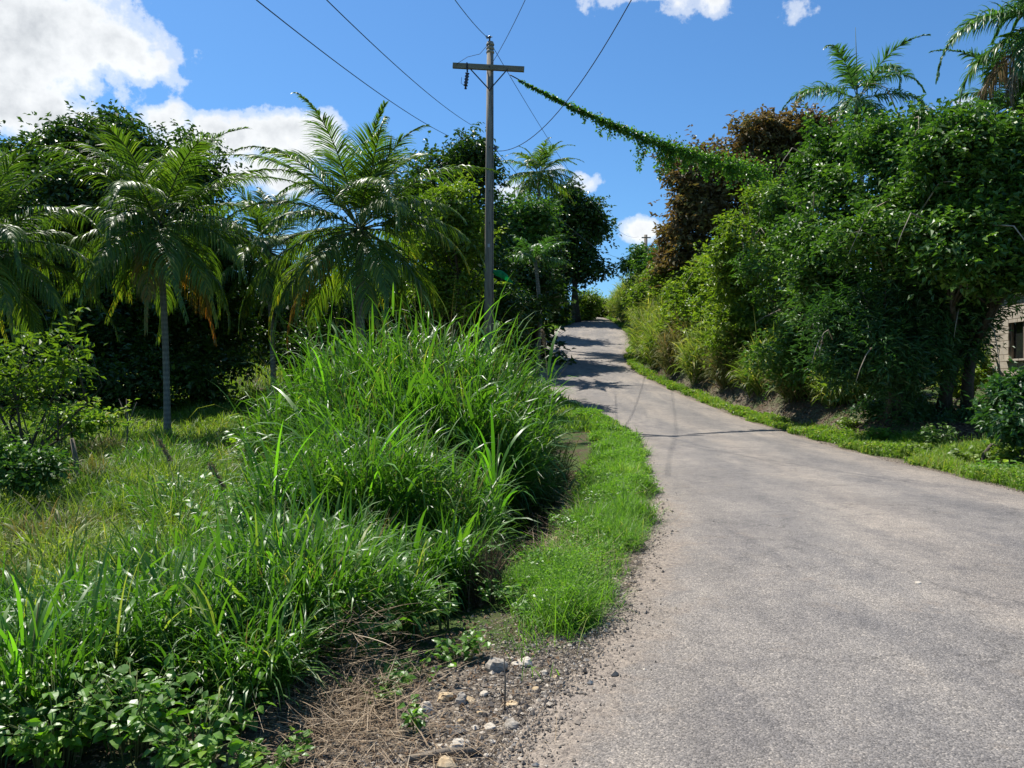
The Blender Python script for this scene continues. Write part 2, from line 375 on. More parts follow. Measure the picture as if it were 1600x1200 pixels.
def axis(parts):
    out = []
    for a, b, s in parts: out.append(np.arange(a, b, s))
    return np.concatenate(out + [[parts[-1][1]]])
gx = axis([(-600, -120, 60), (-120, -30, 6), (-30, -6, 0.8), (-6, 12, 0.12), (12, 40, 0.8), (40, 120, 6), (120, 600, 60)])
gy = axis([(-200, -20, 20), (-20, 2, 1), (2, 30, 0.14), (30, 100, 0.5), (100, 160, 4), (160, 1000, 60)])
X, Y = np.meshgrid(gx, gy); Z = H(X, Y)
V = np.stack([X, Y, Z], -1).reshape(-1, 3); nx, ny = len(gx), len(gy)
i = (np.arange(ny - 1)[:, None] * nx + np.arange(nx - 1)[None]).ravel()
Fq = np.stack([i, i + 1, i + nx + 1, i + nx], 1)
dlv = (roadL(Y) - X).ravel(); drv = (X - roadR(Y)).ravel(); yy = Y.ravel(); xx = X.ravel()
bare = np.where(dlv > 0, (1 - sst(dlv, 0.15, 0.55)) , np.where(drv > 0, 1 - sst(drv, 0.1, 0.45), 1.0))
bare = np.maximum(bare, (1 - sst(yy + 0.7 * dlv, 4.6, 5.4)) * (1 - sst(dlv, 0.9, 1.8)) * (dlv > 0))
cut = np.exp(-((drv - 1.3) / 0.8) ** 2) * sst(yy, 20, 23) * (1 - sst(yy, 40, 46))
bare = np.maximum(bare, cut * (0.5 + 0.5 * wob(xx * 2, yy * 1.5)))
g = mesh_obj('ground', V, Fq, M['ground'], tint=bare, smooth=True); tag(g, kind='structure')

# road strip with a ragged edge
rng = np.random.RandomState(3)
ry = np.concatenate([np.arange(-14, 3, 0.5), np.arange(3, 20, 0.04), np.arange(20, 45, 0.15), np.arange(45, 130, 0.6)])
def ragged(n, s):
    v = rng.randn(n); o = np.zeros(n)
    for w, a in ((3, 0.5), (9, 0.9), (30, 1.2)):
        k = np.ones(w) / w; o += np.convolve(v, k, 'same') * a * math.sqrt(w) * 0.5
        v = rng.randn(n)
    return o * s
eL, eR = ragged(len(ry), 0.05), ragged(len(ry), 0.05)
xl = roadL(ry) + eL; xr = roadR(ry) + eR
ts = np.array([0, 0.02, 0.05, 0.09, 0.14, 0.2, 0.28, 0.35, 0.43, 0.5, 0.57, 0.65, 0.72, 0.8, 0.92, 0.98, 1.0]); cr = 0.035 * (1 - (2 * ts - 1) ** 2) - 0.03 * (np.abs(2 * ts - 1) > 0.97) * (np.abs(2 * ts - 1) ** 20)
RX = xl[:, None] + (xr - xl)[:, None] * ts[None]
RY = np.repeat(ry[:, None], len(ts), 1); RZ = roadZ(ry)[:, None] + cr[None] - 0.006
V = np.stack([RX, RY, RZ], -1).reshape(-1, 3); k = len(ts)
i = (np.arange(len(ry) - 1)[:, None] * k + np.arange(k - 1)[None]).ravel()
dist = RX - xl[:, None]; dr_ = (1 - sst(dist, 0.0, 0.75)) * (1 - sst(RY, 6, 14) * 0.7); dr_ = np.maximum(dr_, (1 - sst(xr[:, None] - RX, 0.0, 0.35)) * 0.8)
rd = mesh_obj('road', V, np.stack([i, i + 1, i + k + 1, i + k], 1), M['asphalt'], smooth=True, tint=dr_.ravel())
atr = rd.data.attributes.new('across', 'FLOAT', 'POINT'); atr.data.foreach_set('value', np.repeat(ts[None], len(ry), 0).ravel().astype(np.float32)); tag(rd, kind='structure')

# ------------------------------------------------------------------ scattering of ground cover (nobody could count it)
def scatter(n, rng, xa, xb, ya, yb, dens):
    """rejection sample n points in a box with density function dens(x, y) in 0..1"""
    out = []; have = 0
    while have < n:
        x = rng.uniform(xa, xb, n * 2); y = rng.uniform(ya, yb, n * 2)
        k = rng.rand(n * 2) < dens(x, y); p = np.stack([x[k], y[k]], 1); out.append(p); have += len(p)
    return np.concatenate(out)[:n]
def inview(x, y, m=0.05): return (np.abs(x) < (0.70 + m) * y + 1.0)
def patch(x, y, f=1.0): return np.clip(0.5 + 0.9 * wob(x * f, y * f), 0, 1)

def cover_blades(name, pts, mat, Lr, Wr, rng, label=None, lean=(0.0, 0.5), bend=(0.3, 1.6), S=3, tmax=1.0, zoff=0.0):
    n = len(pts); z = H(pts[:, 0], pts[:, 1]) + zoff
    B = np.stack([pts[:, 0], pts[:, 1], z], 1)
    sc_ = np.clip(pts[:, 1] / 9, 0.8, 3)
    L = rng.uniform(*Lr, n) * (0.45 + 0.6 * patch(pts[:, 0], pts[:, 1], 1.3) + 0.5 * patch(pts[:, 0] * 3.3, pts[:, 1] * 2.9))
    t = np.clip(rng.beta(2, 2.5, n) * tmax + 0.3 * (patch(pts[:, 0], pts[:, 1], 0.5) - 0.5), 0, 1)
    V, Fq, T = blades(B, rng.uniform(0, 2 * PI, n), L, rng.uniform(*Wr, n) * sc_, rng.uniform(*lean, n), rng.uniform(*bend, n), t, rng, S)
    return V, Fq, T

def cover_leaves(pts, rng, size, hmax, tall=None, tmax=1.0):
    n = len(pts); z = H(pts[:, 0], pts[:, 1]); h = rng.rand(n) ** 0.7 * hmax * (0.3 + 1.0 * patch(pts[:, 0], pts[:, 1], 1.1))
    C = np.stack([pts[:, 0], pts[:, 1], z + 0.01 + h], 1)
    N = np.stack([rng.randn(n) * 0.55, rng.randn(n) * 0.55, np.ones(n)], 1); D = np.stack([rng.randn(n), rng.randn(n), rng.randn(n) * 0.2], 1)
    sc_ = np.clip(pts[:, 1] / 9, 0.8, 3)
    L = rng.uniform(size * 0.6, size * 1.4, n) * sc_
    return leaves(C, N, D, L, L * rng.uniform(0.45, 0.8, n), np.clip(rng.beta(2, 2, n) * tmax, 0, 1))

def quadify(V, F3, T):
    return V, np.concatenate([F3, F3[:, 2:3]], 1), T

rng = np.random.RandomState(11)
# left field
def lump(x, y): return np.clip(0.25 + 1.3 * patch(x * 1.9 + 3, y * 1.7 + 1), 0.15, 1.5)
def d_field(x, y):
    dl = roadL(y) - x
    return inview(x, y) * sst(dl, 2.1, 2.9) * np.clip((8.0 / np.maximum(y, 3)) ** 1.2, 0.12, 1) * lump(x, y)
pts = scatter(150000, rng, -28, 2, 3.0, 36, d_field)
V, Fq, T = cover_blades('', pts, None, (0.22, 0.68), (0.006, 0.013), rng)
o = mesh_obj('field_grass', V, Fq, M['field'], tint=T); tag(o, 'low green and straw coloured grass covering the open field', kind='stuff')
pts = scatter(120000, rng, -28, 2, 3.0, 36, d_field)
V, Fq, T = cover_leaves(pts, rng, 0.045, 0.38)
o = mesh_obj('field_weeds', V, Fq, M['field'], tint=T); tag(o, 'small leaved weeds mixed through the grass of the open field', kind='stuff')

def d_hill(x, y): return inview(x, y) * ((roadL(y) - x) > 5) * 1.0
pts = scatter(26000, rng, -45, -3, 30, 62, d_hill)
V, Fq, T = cover_blades('', pts, None, (0.35, 0.8), (0.012, 0.02), rng)
o = mesh_obj('hillside_grass', V, Fq, M['field'], tint=T); tag(o, 'grass of the slope seen between the trunks of the wood', kind='stuff')

# strip of bright grass between ditch and road
def d_verge(x, y):
    dl = roadL(y) - x
    wig = 0.16 * np.sin(y * 2.1) + 0.10 * np.sin(y * 5.3 + 1) + 0.07 * np.sin(y * 13.1) + 0.05 * np.sin(y * 29 + 2)
    return sst(dl, 0.0 + wig * 0.5, 0.42 + wig) * (1 - sst(dl, 0.45 + 0.22 * sst(y, 5, 8) + wig, 0.85 + 0.3 * sst(y, 5, 8) + wig)) * sst(y + 0.5 * np.sin(x * 6.0) + 0.2 * np.sin(x * 17), 4.2, 5.6) * np.clip((8.0 / np.maximum(y, 3)) ** 1.0, 0.2, 1) * np.clip(-0.25 + 1.9 * patch(x * 2.3 + 5, y * 2.1), 0.04, 1) * np.clip(0.1 + 1.6 * patch(x * 6.1 + 2, y * 5.3), 0.05, 1)
pts = scatter(85000, rng, -2, 5, 4.2, 30, d_verge)
V1 = cover_blades('', pts, None, (0.06, 0.30), (0.004, 0.010), rng, lean=(0, 0.9), bend=(0.3, 2.2))
pts = scatter(90000, rng, -2, 5, 4.2, 30, d_verge)
V2 = quadify(*cover_leaves(pts, rng, 0.024, 0.28, tmax=0.9))
pts = scatter(6000, rng, -2, 5, 4.2, 30, d_verge)
V3 = cover_blades('', pts, None, (0.22, 0.5), (0.004, 0.008), rng, lean=(0, 0.7), bend=(0.3, 2.0)); V1[2][:] = np.where(np.repeat(rng.rand(len(V1[2]) // 8), 8) < 0.07, 1.0, V1[2] * 0.85)
V, Fq, T = cat_mesh([V1, V2, V3])
o = mesh_obj('verge_grass', V, Fq, M['verge'], tint=T); tag(o, 'bright green low grass along the left edge of the road', kind='stuff')

# right hand verge
def d_rverge(x, y):
    dr = x - roadR(y)
    wig = 0.15 * np.sin(y * 1.3) + 0.15 * np.sin(y * 3.1 + 1)
    w = np.interp(y, [8, 14, 20, 30, 45, 90], [3.6, 2.6, 1.2, 0.75, 0.7, 0.7])
    g_ = np.clip(-0.1 + 1.3 * patch(x, y, 1.7), 0.05, 1) * np.clip(0.3 + 1.2 * patch(x, y, 4.1), 0, 1)
    return inview(x, y) * sst(dr, 0.02 + wig * 0.4, 0.3 + wig) * (1 - sst(dr, w * 0.8, w * 1.3)) * g_ * np.clip((12.0 / np.maximum(y, 3)) ** 1.0, 0.15, 1)
pts = scatter(60000, rng, 6, 20, 8, 90, d_rverge)
V1 = cover_blades('', pts, None, (0.08, 0.30), (0.006, 0.012), rng, bend=(0.3, 1.8))
pts = scatter(48000, rng, 6, 20, 8, 90, d_rverge)
V2 = quadify(*cover_leaves(pts, rng, 0.035, 0.20))
V, Fq, T = cat_mesh([V1, V2])
o = mesh_obj('roadside_grass', V, Fq, M['vergedry'], tint=T); tag(o, 'patchy yellow green grass on the right verge below the hedge', kind='stuff')

# left verge beyond the mound, along the wood
def d_lv2(x, y):
    dl = roadL(y) - x
    return sst(dl, 0.05, 0.5) * (1 - sst(dl, 2.5, 4)) * np.clip((30.0 / np.maximum(y, 3)), 0.2, 1)
pts = scatter(30000, rng, -5, 9, 24, 100, d_lv2)
V, Fq, T = cover_blades('', pts, None, (0.12, 0.4), (0.01, 0.016), rng)
o = mesh_obj('wood_edge_grass', V, Fq, M['vergedry'], tint=T); tag(o, 'short grass between the road and the dark trees uphill', kind='stuff')

# leaf litter and straw in the ditch and under the hedge
def d_lit(x, y):
    dl = roadL(y) - x; dr = x - roadR(y)
    a = np.exp(-((dl - 1.9) / 0.6) ** 2) * (y > 4.6) * (y < 18)
    b = np.exp(-((dl - 1.2) / 0.9) ** 2) * (y < 5.2) * (dl > 0.1)
    c = (dr > 0.4) * (dr < 5) * 0.4 * (y > 9) * (y < 45)
    return np.clip(a + b + c, 0, 1) * np.clip(8 / np.maximum(y, 3), 0.2, 1)
pts = scatter(36000, rng, -3, 14, 2.6, 45, d_lit)
n = len(pts); z = H(pts[:, 0], pts[:, 1]) + 0.01 + rng.rand(n) * 0.03
C = np.stack([pts[:, 0], pts[:, 1], z], 1)
N = np.stack([rng.randn(n) * 0.5, rng.randn(n) * 0.5, np.ones(n)], 1); D = np.stack([rng.randn(n), rng.randn(n), rng.randn(n) * 0.15], 1)
L = rng.uniform(0.015, 0.05, n) * np.clip(pts[:, 1] / 9, 0.8, 3)
V, Fq, T = leaves(C, N, D, L, L * rng.uniform(0.25, 0.7, n), rng.rand(n))
o = mesh_obj('leaf_litter', V, Fq, M['litter'], tint=T); tag(o, 'brown dead leaf litter in the ditch and under the hedge', kind='stuff')

# loose gravel along the shoulder
def d_grav(x, y):
    dl = roadL(y) - x; dr = x - roadR(y)
    a = np.exp(-((dl - 0.3) / 0.42) ** 2) * (y < 5.6) + np.exp(-((dl - 0.0) / 0.14) ** 2) * 0.5
    b = np.exp(-(dr / 0.15) ** 2) * 0.25 + 0.012 * (dl < 0) * (dr < 0)
    return np.clip(a + b, 0, 1) * np.clip(5 / np.maximum(y, 3), 0.1, 1)
pts = scatter(26000, rng, -2, 11, 2.8, 24, d_grav)
n = len(pts); tmpl = np.array([[1, 0, 0], [0, 1, 0], [-1, 0, 0], [0, -1, 0], [0, 0, 0.8], [0, 0, -0.8]], float)
tf = np.array([[0, 1, 4], [1, 2, 4], [2, 3, 4], [3, 0, 4], [1, 0, 5], [2, 1, 5], [3, 2, 5], [0, 3, 5]])
s = np.clip(rng.lognormal(-5.35, 0.5, n), 0.002, 0.018)
Vt = tmpl[None] * (1 + 0.35 * rng.randn(n, 6, 1).clip(-1.2, 1.2)) * s[:, None, None] * rng.uniform(0.6, 1.3, (n, 1, 3))
a = rng.uniform(0, 2 * PI, n); ca, sa = np.cos(a)[:, None], np.sin(a)[:, None]
Vt = np.stack([Vt[..., 0] * ca - Vt[..., 1] * sa, Vt[..., 0] * sa + Vt[..., 1] * ca, Vt[..., 2]], -1)
inroad = (pts[:, 0] > roadL(pts[:, 1])) & (pts[:, 0] < roadR(pts[:, 1]))
zg = np.where(inroad, roadZ(pts[:, 1]) + 0.0, H(pts[:, 0], pts[:, 1]))
Vt += np.stack([pts[:, 0], pts[:, 1], zg + s * 0.3], 1)[:, None]
Fq = (tf[None] + (np.arange(n) * 6)[:, None, None]).reshape(-1, 3)
o = mesh_obj('gravel', Vt.reshape(-1, 3), Fq, M['gravel'], tint=np.repeat(rng.rand(n), 6)); tag(o, 'loose grey and brown gravel along the road edge', kind='stuff')

# cut straw lying at the near shoulder
def straw_at(cx, cy, rx, ry_, n, rng, hh=0.16, ln=(0.2, 0.65)):
    p = np.stack([cx + rng.randn(n) * rx, cy + rng.randn(n) * ry_], 1)
    B = np.stack([p[:, 0], p[:, 1], H(p[:, 0], p[:, 1]) + rng.rand(n) ** 2 * hh + 0.01], 1)
    return blades(B, rng.uniform(0, 2 * PI, n), rng.uniform(*ln, n), rng.uniform(0.002, 0.005, n), rng.uniform(1.1, 1.6, n), rng.uniform(-0.3, 0.5, n), rng.rand(n), rng, 3)
V, Fq, T = cat_mesh([straw_at(-0.80, 3.75, 0.15, 0.24, 1300, rng, 0.12, (0.08, 0.33)), straw_at(-0.85, 4.15, 0.08, 0.10, 420, rng, 0.38, (0.12, 0.4)), straw_at(-0.5, 3.4, 0.3, 0.25, 500, rng, 0.03, (0.06, 0.25)),
                     straw_at(0.55, 7.2, 0.25, 0.6, 600, rng, 0.08), straw_at(0.95, 10.0, 0.4, 0.9, 900, rng, 0.15)])
o = mesh_obj('straw_litter', V, Fq, M['straw'], tint=T); tag(o, 'pale dry cut grass stems lying matted on the soil', kind='stuff')

# ------------------------------------------------------------------ grass clumps
def clump(name, label, cat, group, x, y, h, r, n, mat, seed, wd=(0.008, 0.018), tmax=0.8, bend=(0.5, 2.6), lean=(0.0, 0.5), dead=0.0, blen=1.0):
    rng = np.random.RandomState(seed); z0 = float(H(x, y)); per = 7
    nt_ = max(8, n // per); ta = rng.uniform(0, 2 * PI, nt_); tr = r * np.sqrt(rng.rand(nt_))
    th = h * rng.uniform(0.45, 1.0, nt_) * (1 - 0.4 * (tr / r) ** 2); tl = rng.uniform(0, 0.22, nt_) + 0.16 * tr / r
    ti = np.repeat(np.arange(nt_), per); m0 = len(ti); q = rng.uniform(0.08, 0.95, m0)
    bx = tr * np.cos(ta); by = tr * np.sin(ta); bz = H(bx + x, by + y) - z0 - 0.03
    st = q * th[ti] * 0.82; off = np.sin(tl[ti]) * st * (0.6 + 0.8 * q)
    B = np.stack([bx[ti] + np.cos(ta[ti]) * off, by[ti] + np.sin(ta[ti]) * off, bz[ti] + st * np.cos(tl[ti])], 1)
    az = ta[ti] + rng.randn(m0) * 1.3
    n = m0; le = rng.uniform(0.12, 0.75, n); bd = rng.uniform(0.5, 2.5, n)
    L = np.clip(h, 0.7, 2.4) * rng.uniform(0.20, 0.46, n) * (1.15 - 0.3 * q) * blen
    top = rng.rand(n) < 0.07
    bd[top] = rng.uniform(0.1, 0.9, top.sum()); le[top] = rng.uniform(0, 0.35, top.sum()); L[top] *= 1.35
    kink = rng.rand(n) < 0.08; bd[kink] = rng.uniform(2.4, 3.4, kink.sum())
    t = np.clip((rng.beta(2.2, 2.2, n) * 0.62 + 0.40 * q ** 1.5) * tmax, 0, 1)  # tint rises with height: sunlit tops and shaded faces painted into blade colour
    dd_ = rng.rand(n) < dead + 0.10 * (q < 0.35); t[dd_] = 1.0
    wb = rng.uniform(*wd, n) * (0.7 + 0.6 * rng.rand(n)); broad = rng.rand(n) < 0.10 * (q > 0.3)
    wb[broad] *= 1.9; L[broad] *= 1.25; t[broad] = np.clip(t[broad] * 0.6 + 0.4 * tmax, 0, 1)
    V, Fq, T = blades(B, az, L, wb, le, bd, t, rng, 5)
    root = thing(name, label, cat, (x, y, z0), group)
    mesh_obj('foliage', V, Fq, mat, root, T, True)
    # culms
    m = max(12, n // 60); a = rng.uniform(0, 2 * PI, m); rr = r * 0.6 * np.sqrt(rng.rand(m))
    B = np.stack([rr * np.cos(a), rr * np.sin(a), np.full(m, -0.05)], 1)
    V, Fq, T = blades(B, a, h * rng.uniform(0.5, 0.95, m), np.full(m, 0.012), rng.uniform(0, 0.35, m), rng.uniform(0.1, 0.5, m), rng.uniform(0.6, 1, m), rng, 4)
    mesh_obj('culm', V, Fq, M['drygrass'], root, T, True)
    return root

GM = 'tall guinea grass clumps in the mound beside the road'
mound = [
 ('tall green grass clump at the left shoulder of the big mound', -3.05, 12.0, 2.3, 0.7, 4200),
 ('very tall green grass clump at the mound top, left of the utility pole foot', -2.3, 12.4, 3.7, 0.8, 6000),
 ('tallest green grass clump in the mound, straight in front of the wooden pole foot', -1.3, 12.6, 4.0, 0.85, 6500),
 ('tall arching grass clump at the mound top, just right of the wooden pole', -0.5, 12.6, 3.3, 0.75, 5200),
 ('dense grass clump low on the mound face under the tallest clump', -1.65, 10.9, 2.6, 0.85, 6500),
 ('dark sided grass clump hanging over the ditch halfway along the mound', -0.65, 10.8, 2.4, 0.75, 5600),
 ('grass clump on the far left of the mound above the open field', -2.6, 10.2, 1.5, 0.6, 3000),
 ('wide grass clump in the front part of the mound, nearest the field', -2.0, 7.5, 1.35, 0.5, 3600),
 ('thick grass clump at the crest of the front part of the mound', -1.45, 7.6, 1.85, 0.55, 4600),
 ('arching grass clump in the front part of the mound, above the ditch bend', -0.85, 7.7, 1.65, 0.5, 4200),
 ('long bladed grass clump leaning over the dark ditch at the mound front', -0.85, 6.1, 1.2, 0.42, 4200),
 ('grass clump at the mound front behind the dry straw', -1.4, 5.8, 1.15, 0.45, 4200),
 ('grass clump between the front of the mound and the field weeds', -2.05, 5.7, 0.85, 0.42, 2800),
]
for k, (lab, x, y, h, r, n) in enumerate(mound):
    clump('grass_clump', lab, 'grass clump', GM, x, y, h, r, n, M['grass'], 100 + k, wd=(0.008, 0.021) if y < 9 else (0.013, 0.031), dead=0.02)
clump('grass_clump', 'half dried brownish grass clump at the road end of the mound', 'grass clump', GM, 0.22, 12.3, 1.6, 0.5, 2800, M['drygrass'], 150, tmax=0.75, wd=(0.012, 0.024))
clump('grass_clump', 'green and brown grass clump at the right foot of the mound over the litter', 'grass clump', GM, 0.05, 11.0, 1.3, 0.45, 2400, M['drygrass'], 151, tmax=0.55)
GF = 'loose grass clumps at the near edge of the field'
front = [
 ('long bladed grass clump in the bottom left corner of the field edge', -2.35, 3.75, 0.62, 0.38, 1300),
 ('arching grass clump near the viewer, second from the lower left corner', -1.95, 4.3, 0.66, 0.4, 1500),
 ('grass clump beside the matted straw with pale upright blades', -1.3, 4.7, 0.75, 0.36, 1700),
 ('low dark grass clump among leafy weeds in front of the straw', -1.4, 3.95, 0.5, 0.3, 1000),
 ('grass clump on the open left side of the field edge, behind the corner clump', -3.2, 5.2, 0.62, 0.45, 1500),
 ('grass clump in the field between the mound front and the stump', -2.9, 6.6, 0.65, 0.45, 1500),
 ('small isolated grass clump with seed heads on the field rise', -3.5, 8.6, 0.7, 0.45, 1300),
 ('dark grass clump with kinked blades filling the gap behind the corner weeds', -2.7, 4.5, 0.6, 0.4, 1300),
 ('low grass clump right behind the matted straw, left of the ditch mouth', -0.95, 4.95, 0.55, 0.3, 1100),
 ('thin grass clump in the middle of the sunny field', -4.6, 9.8, 0.7, 0.5, 1200),
 ('grass clump in the field under the slim grey palm', -6.6, 14.5, 0.8, 0.7, 1600),
]
extra = [('brownish tussock among the field grass behind the corner clumps', -3.6, 6.0, 0.5), ('dry tussock beside the round leafy bush', -4.9, 8.2, 0.5), ('tall tussock left of the seed heads in the field', -4.2, 7.2, 0.6),
         ('tussock on the field rise below the thin forked sapling', -7.4, 13.0, 0.8), ('dry tussock far left in the field under the young tree', -6.8, 10.6, 0.6), ('tussock at the wood edge left of the slim palm', -9.5, 17.5, 0.9),
         ('pale tussock at the wood edge right of the slim palm', -6.4, 18.5, 1.0), ('tussock behind the left shoulder of the mound', -4.9, 15.5, 1.0), ('straw coloured tussock halfway up the sunny field', -5.6, 12.0, 0.6), ('ragged tussock near the left picture edge', -4.3, 6.2, 0.45)]
for k, (lab, x, y, h) in enumerate(extra):
    clump('grass_tuft', lab, 'grass clump', GF, x, y, h, 0.45, 1300, M['drygrass'] if k % 2 else M['bankgrass'], 240 + k, wd=(0.008, 0.018), dead=0.06, blen=1.4)
for k, (lab, x, y, h, r, n) in enumerate(front):
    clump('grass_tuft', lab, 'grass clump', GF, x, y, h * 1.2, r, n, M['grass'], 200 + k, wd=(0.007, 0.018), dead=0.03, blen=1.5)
# broad bladed cane shoots standing out of the mound
GC = 'broad bladed cane shoots growing out of the grass mound'
canes = [
 ('light green broad bladed shoot with drooping leaves above the ditch', -0.2, 8.6, 1.75, 34, 0.045),
 ('bright upright shoot at the top left of the mound', -2.7, 11.3, 2.6, 16, 0.035),
 ('bright broad leaved shoot in the middle of the mound top', -1.9, 11.2, 2.9, 14, 0.035),
 ('pair of erect pale blades near the straw at the mound front', -1.5, 4.9, 1.05, 9, 0.034),
 ('tall thin pale shoot at the front left of the mound', -2.15, 6.9, 1.5, 16, 0.034),
 ('broad pale shoot rising from the front crest of the mound', -1.35, 7.0, 1.75, 18, 0.034),
 ('upright shoot on the right shoulder of the mound reaching over the road', 0.0, 11.4, 2.0, 22, 0.04),
 ('tallest slender shoot sticking up behind the mound, left of the pole', -1.0, 12.3, 3.15, 20, 0.035),
 ('young green shoot with split blades beside the ditch mouth', -0.62, 5.0, 0.62, 9, 0.022),
 ('broad arching shoot in the lower left corner beside the weeds', -2.25, 3.55, 0.8, 12, 0.032),
]
for k, (lab, x, y, h, n, w) in enumerate(canes):
    rng = np.random.RandomState(300 + k); z0 = float(H(x, y))
    h = h * (1.12 if y > 6.5 else 1.05); n = int(n * 1.2); w = w * 0.78
    az = rng.uniform(0, 2 * PI, n); st = rng.uniform(0.1, 0.75, n) * h * 0.8
    B = np.stack([np.cos(az) * 0.05, np.sin(az) * 0.05, st], 1)
    V, Fq, T = blades(B, az, rng.uniform(0.35, 0.6, n) * h, rng.uniform(0.7, 1.2, n) * w, rng.uniform(0.1, 0.55, n), rng.uniform(0.4, 2.4, n), rng.rand(n), rng, 8, tw=0.4)
    root = thing('cane_shoot', lab, 'grass shoot', (x, y, z0), GC)
    mesh_obj('foliage', V, Fq, M['cane'], root, T, True)
    V, Fq, T = tube(np.array([[0, 0, -0.05], [0.02, 0, h * 0.4], [0.05, 0.02, h * 0.8]]), [0.009, 0.008, 0.004], 5)
    mesh_obj('stem', V, Fq, M['straw_stem'], root, None, True)

# bank grass on the right, uphill
GB = 'bank grass clumps on the right side of the road uphill'
bank = []
rngb = np.random.RandomState(17)
names = ['nearest', 'second', 'third', 'fourth', 'fifth', 'sixth', 'seventh', 'eighth', 'ninth', 'tenth', 'eleventh', 'twelfth', 'thirteenth', 'fourteenth', 'fifteenth', 'sixteenth']
for k, y in enumerate([25.5, 28.5, 31.5, 34.5, 38, 41.5, 45, 49, 53, 57.5, 62, 67, 72, 77, 82, 88]):
    d = np.interp(y, [25, 30, 40, 50, 60, 90], [3.0, 2.7, 2.2, 2.0, 2.4, 1.9])
    lab = f'yellow green arching grass clump at the road edge of the right bank, {names[k]} one going uphill'
    clump('bank_grass', lab, 'grass clump', GB, float(roadR(y) + d), y, np.interp(y, [25, 40, 60, 90], [1.7, 2.6, 3.4, 3.2]), 1.15, 2800, M['drygrass'] if k in (1, 3, 5) else M['bankgrass'], 400 + k, wd=(0.025, 0.055), tmax=0.85 if k > 3 else 0.7, dead=0.12, blen=1.5)
GB2 = 'grass clumps higher on the right bank uphill'
for k, (y, dx) in enumerate([(44, 4.4), (50, 4.4), (56, 4.6), (62, 4.4), (68, 4.2), (74, 4.0), (80, 3.8), (87, 3.4), (94, 0.2), (95, -2.2), (62, 6.5), (70, 6.5), (78, 6.5), (86, 6.0)]):
    lab = f'tall yellowish grass clump higher on the right bank, {names[k]} in the upper row going uphill'
    clump('bank_grass', lab, 'grass clump', GB2, float(roadR(y) + dx), y, 4.3 if y < 90 else 2.2, 1.7, 2600, M['bankgrass'], 430 + k, wd=(0.04, 0.075), tmax=0.9, dead=0.12, blen=1.3)

# ------------------------------------------------------------------ trees
def crown_mesh(lobes, n, size, rng, origin, cl=0.32, asp=(0.42, 0.66), up=0.7, droop=0.2, shell=0.5, per=22, tmax=1.0, spiky=0.15, twigs=0.35, tl_=1.0):
    lobes = np.array(lobes, float); w = (lobes[:, 3] * lobes[:, 4] * lobes[:, 5]) ** 0.66; w /= w.sum()
    nc = max(6, n // per)
    li = rng.choice(len(lobes), nc, p=w); l = lobes[li]
    d = norm(rng.randn(nc, 3)); rr = shell + (1 - shell) * rng.rand(nc) ** 0.6
    bump = 1 + 0.20 * np.sin(d[:, 0] * 7 + li) * np.sin(d[:, 2] * 6 + li * 2 + d[:, 1] * 4) + 0.06 * rng.randn(nc) + spiky * rng.randn(nc) * (rng.rand(nc) < 0.25)
    cc = l[:, :3] + d * l[:, 3:6] * (rr * bump)[:, None]
    ct = rng.beta(2, 2, nc)
    ci = np.repeat(np.arange(nc), per); m = len(ci)
    crd = cl * rng.uniform(0.5, 1.4, nc)[ci]
    off = rng.randn(m, 3) * crd[:, None] * np.array([0.6, 0.6, 0.42])
    C = cc[ci] + off
    N = d[ci] * 0.6 + np.array([0, 0, up]) + rng.randn(m, 3) * 0.45
    D = norm(off) * 0.9 + rng.randn(m, 3) * 0.35 - np.array([0, 0, droop])
    L = rng.uniform(0.6, 1.35, m) * size
    t = np.clip(ct[ci] * 0.6 + rng.rand(m) * 0.4, 0, 1) * tmax
    A_ = L * rng.uniform(*asp, m)
    # leafy twigs that reach out of the crown
    ns = int(nc * twigs); pl = 14; q = rng.choice(nc, ns); sdir = norm(d[q] + rng.randn(ns, 3) * 0.45 + [0, 0, 0.25])
    sl = rng.uniform(2.0, 6.0, ns) * size * tl_; u = (np.arange(pl) + 0.5) / pl
    st = l[q, :3] + d[q] * l[q, 3:6] * 0.92
    C2 = st[:, None] + sdir[:, None] * (sl[:, None] * u)[..., None] - np.array([0, 0, 1.0]) * (sl[:, None] * u ** 2 * rng.uniform(0, 0.45, (ns, 1)))[..., None]
    C2 = C2.reshape(-1, 3); D2 = np.repeat(sdir, pl, 0) * 0.7 + rng.randn(ns * pl, 3) * 0.6; m2 = len(C2)
    C2 = C2 + rng.randn(m2, 3) * size * 0.12
    L2 = rng.uniform(0.6, 1.2, m2) * size; N2 = rng.randn(m2, 3) * 0.45 + [0, 0, 1.0]
    C = np.concatenate([C, C2]); N = np.concatenate([N, N2]); D = np.concatenate([D, D2]); L = np.concatenate([L, L2])
    A_ = np.concatenate([A_, L2 * rng.uniform(*asp, m2)]); t = np.concatenate([t, np.clip(rng.rand(m2) * 0.5 + 0.4, 0, 1) * tmax])
    V, Fq, T = leaves(C - origin, N, D, L, A_, t)
    return V, Fq, T

def sublobes(L, rng, m=7):
    out = []
    for c in L:
        c = np.array(c, float); out.append((*c[:3], *(c[3:6] * 0.66)))
        for j in range(m):
            d = norm(rng.randn(3)); k = rng.uniform(0.28, 0.5)
            out.append((*(c[:3] + d * c[3:6] * rng.uniform(0.55, 0.85)), *(c[3:6] * k)))
    return out

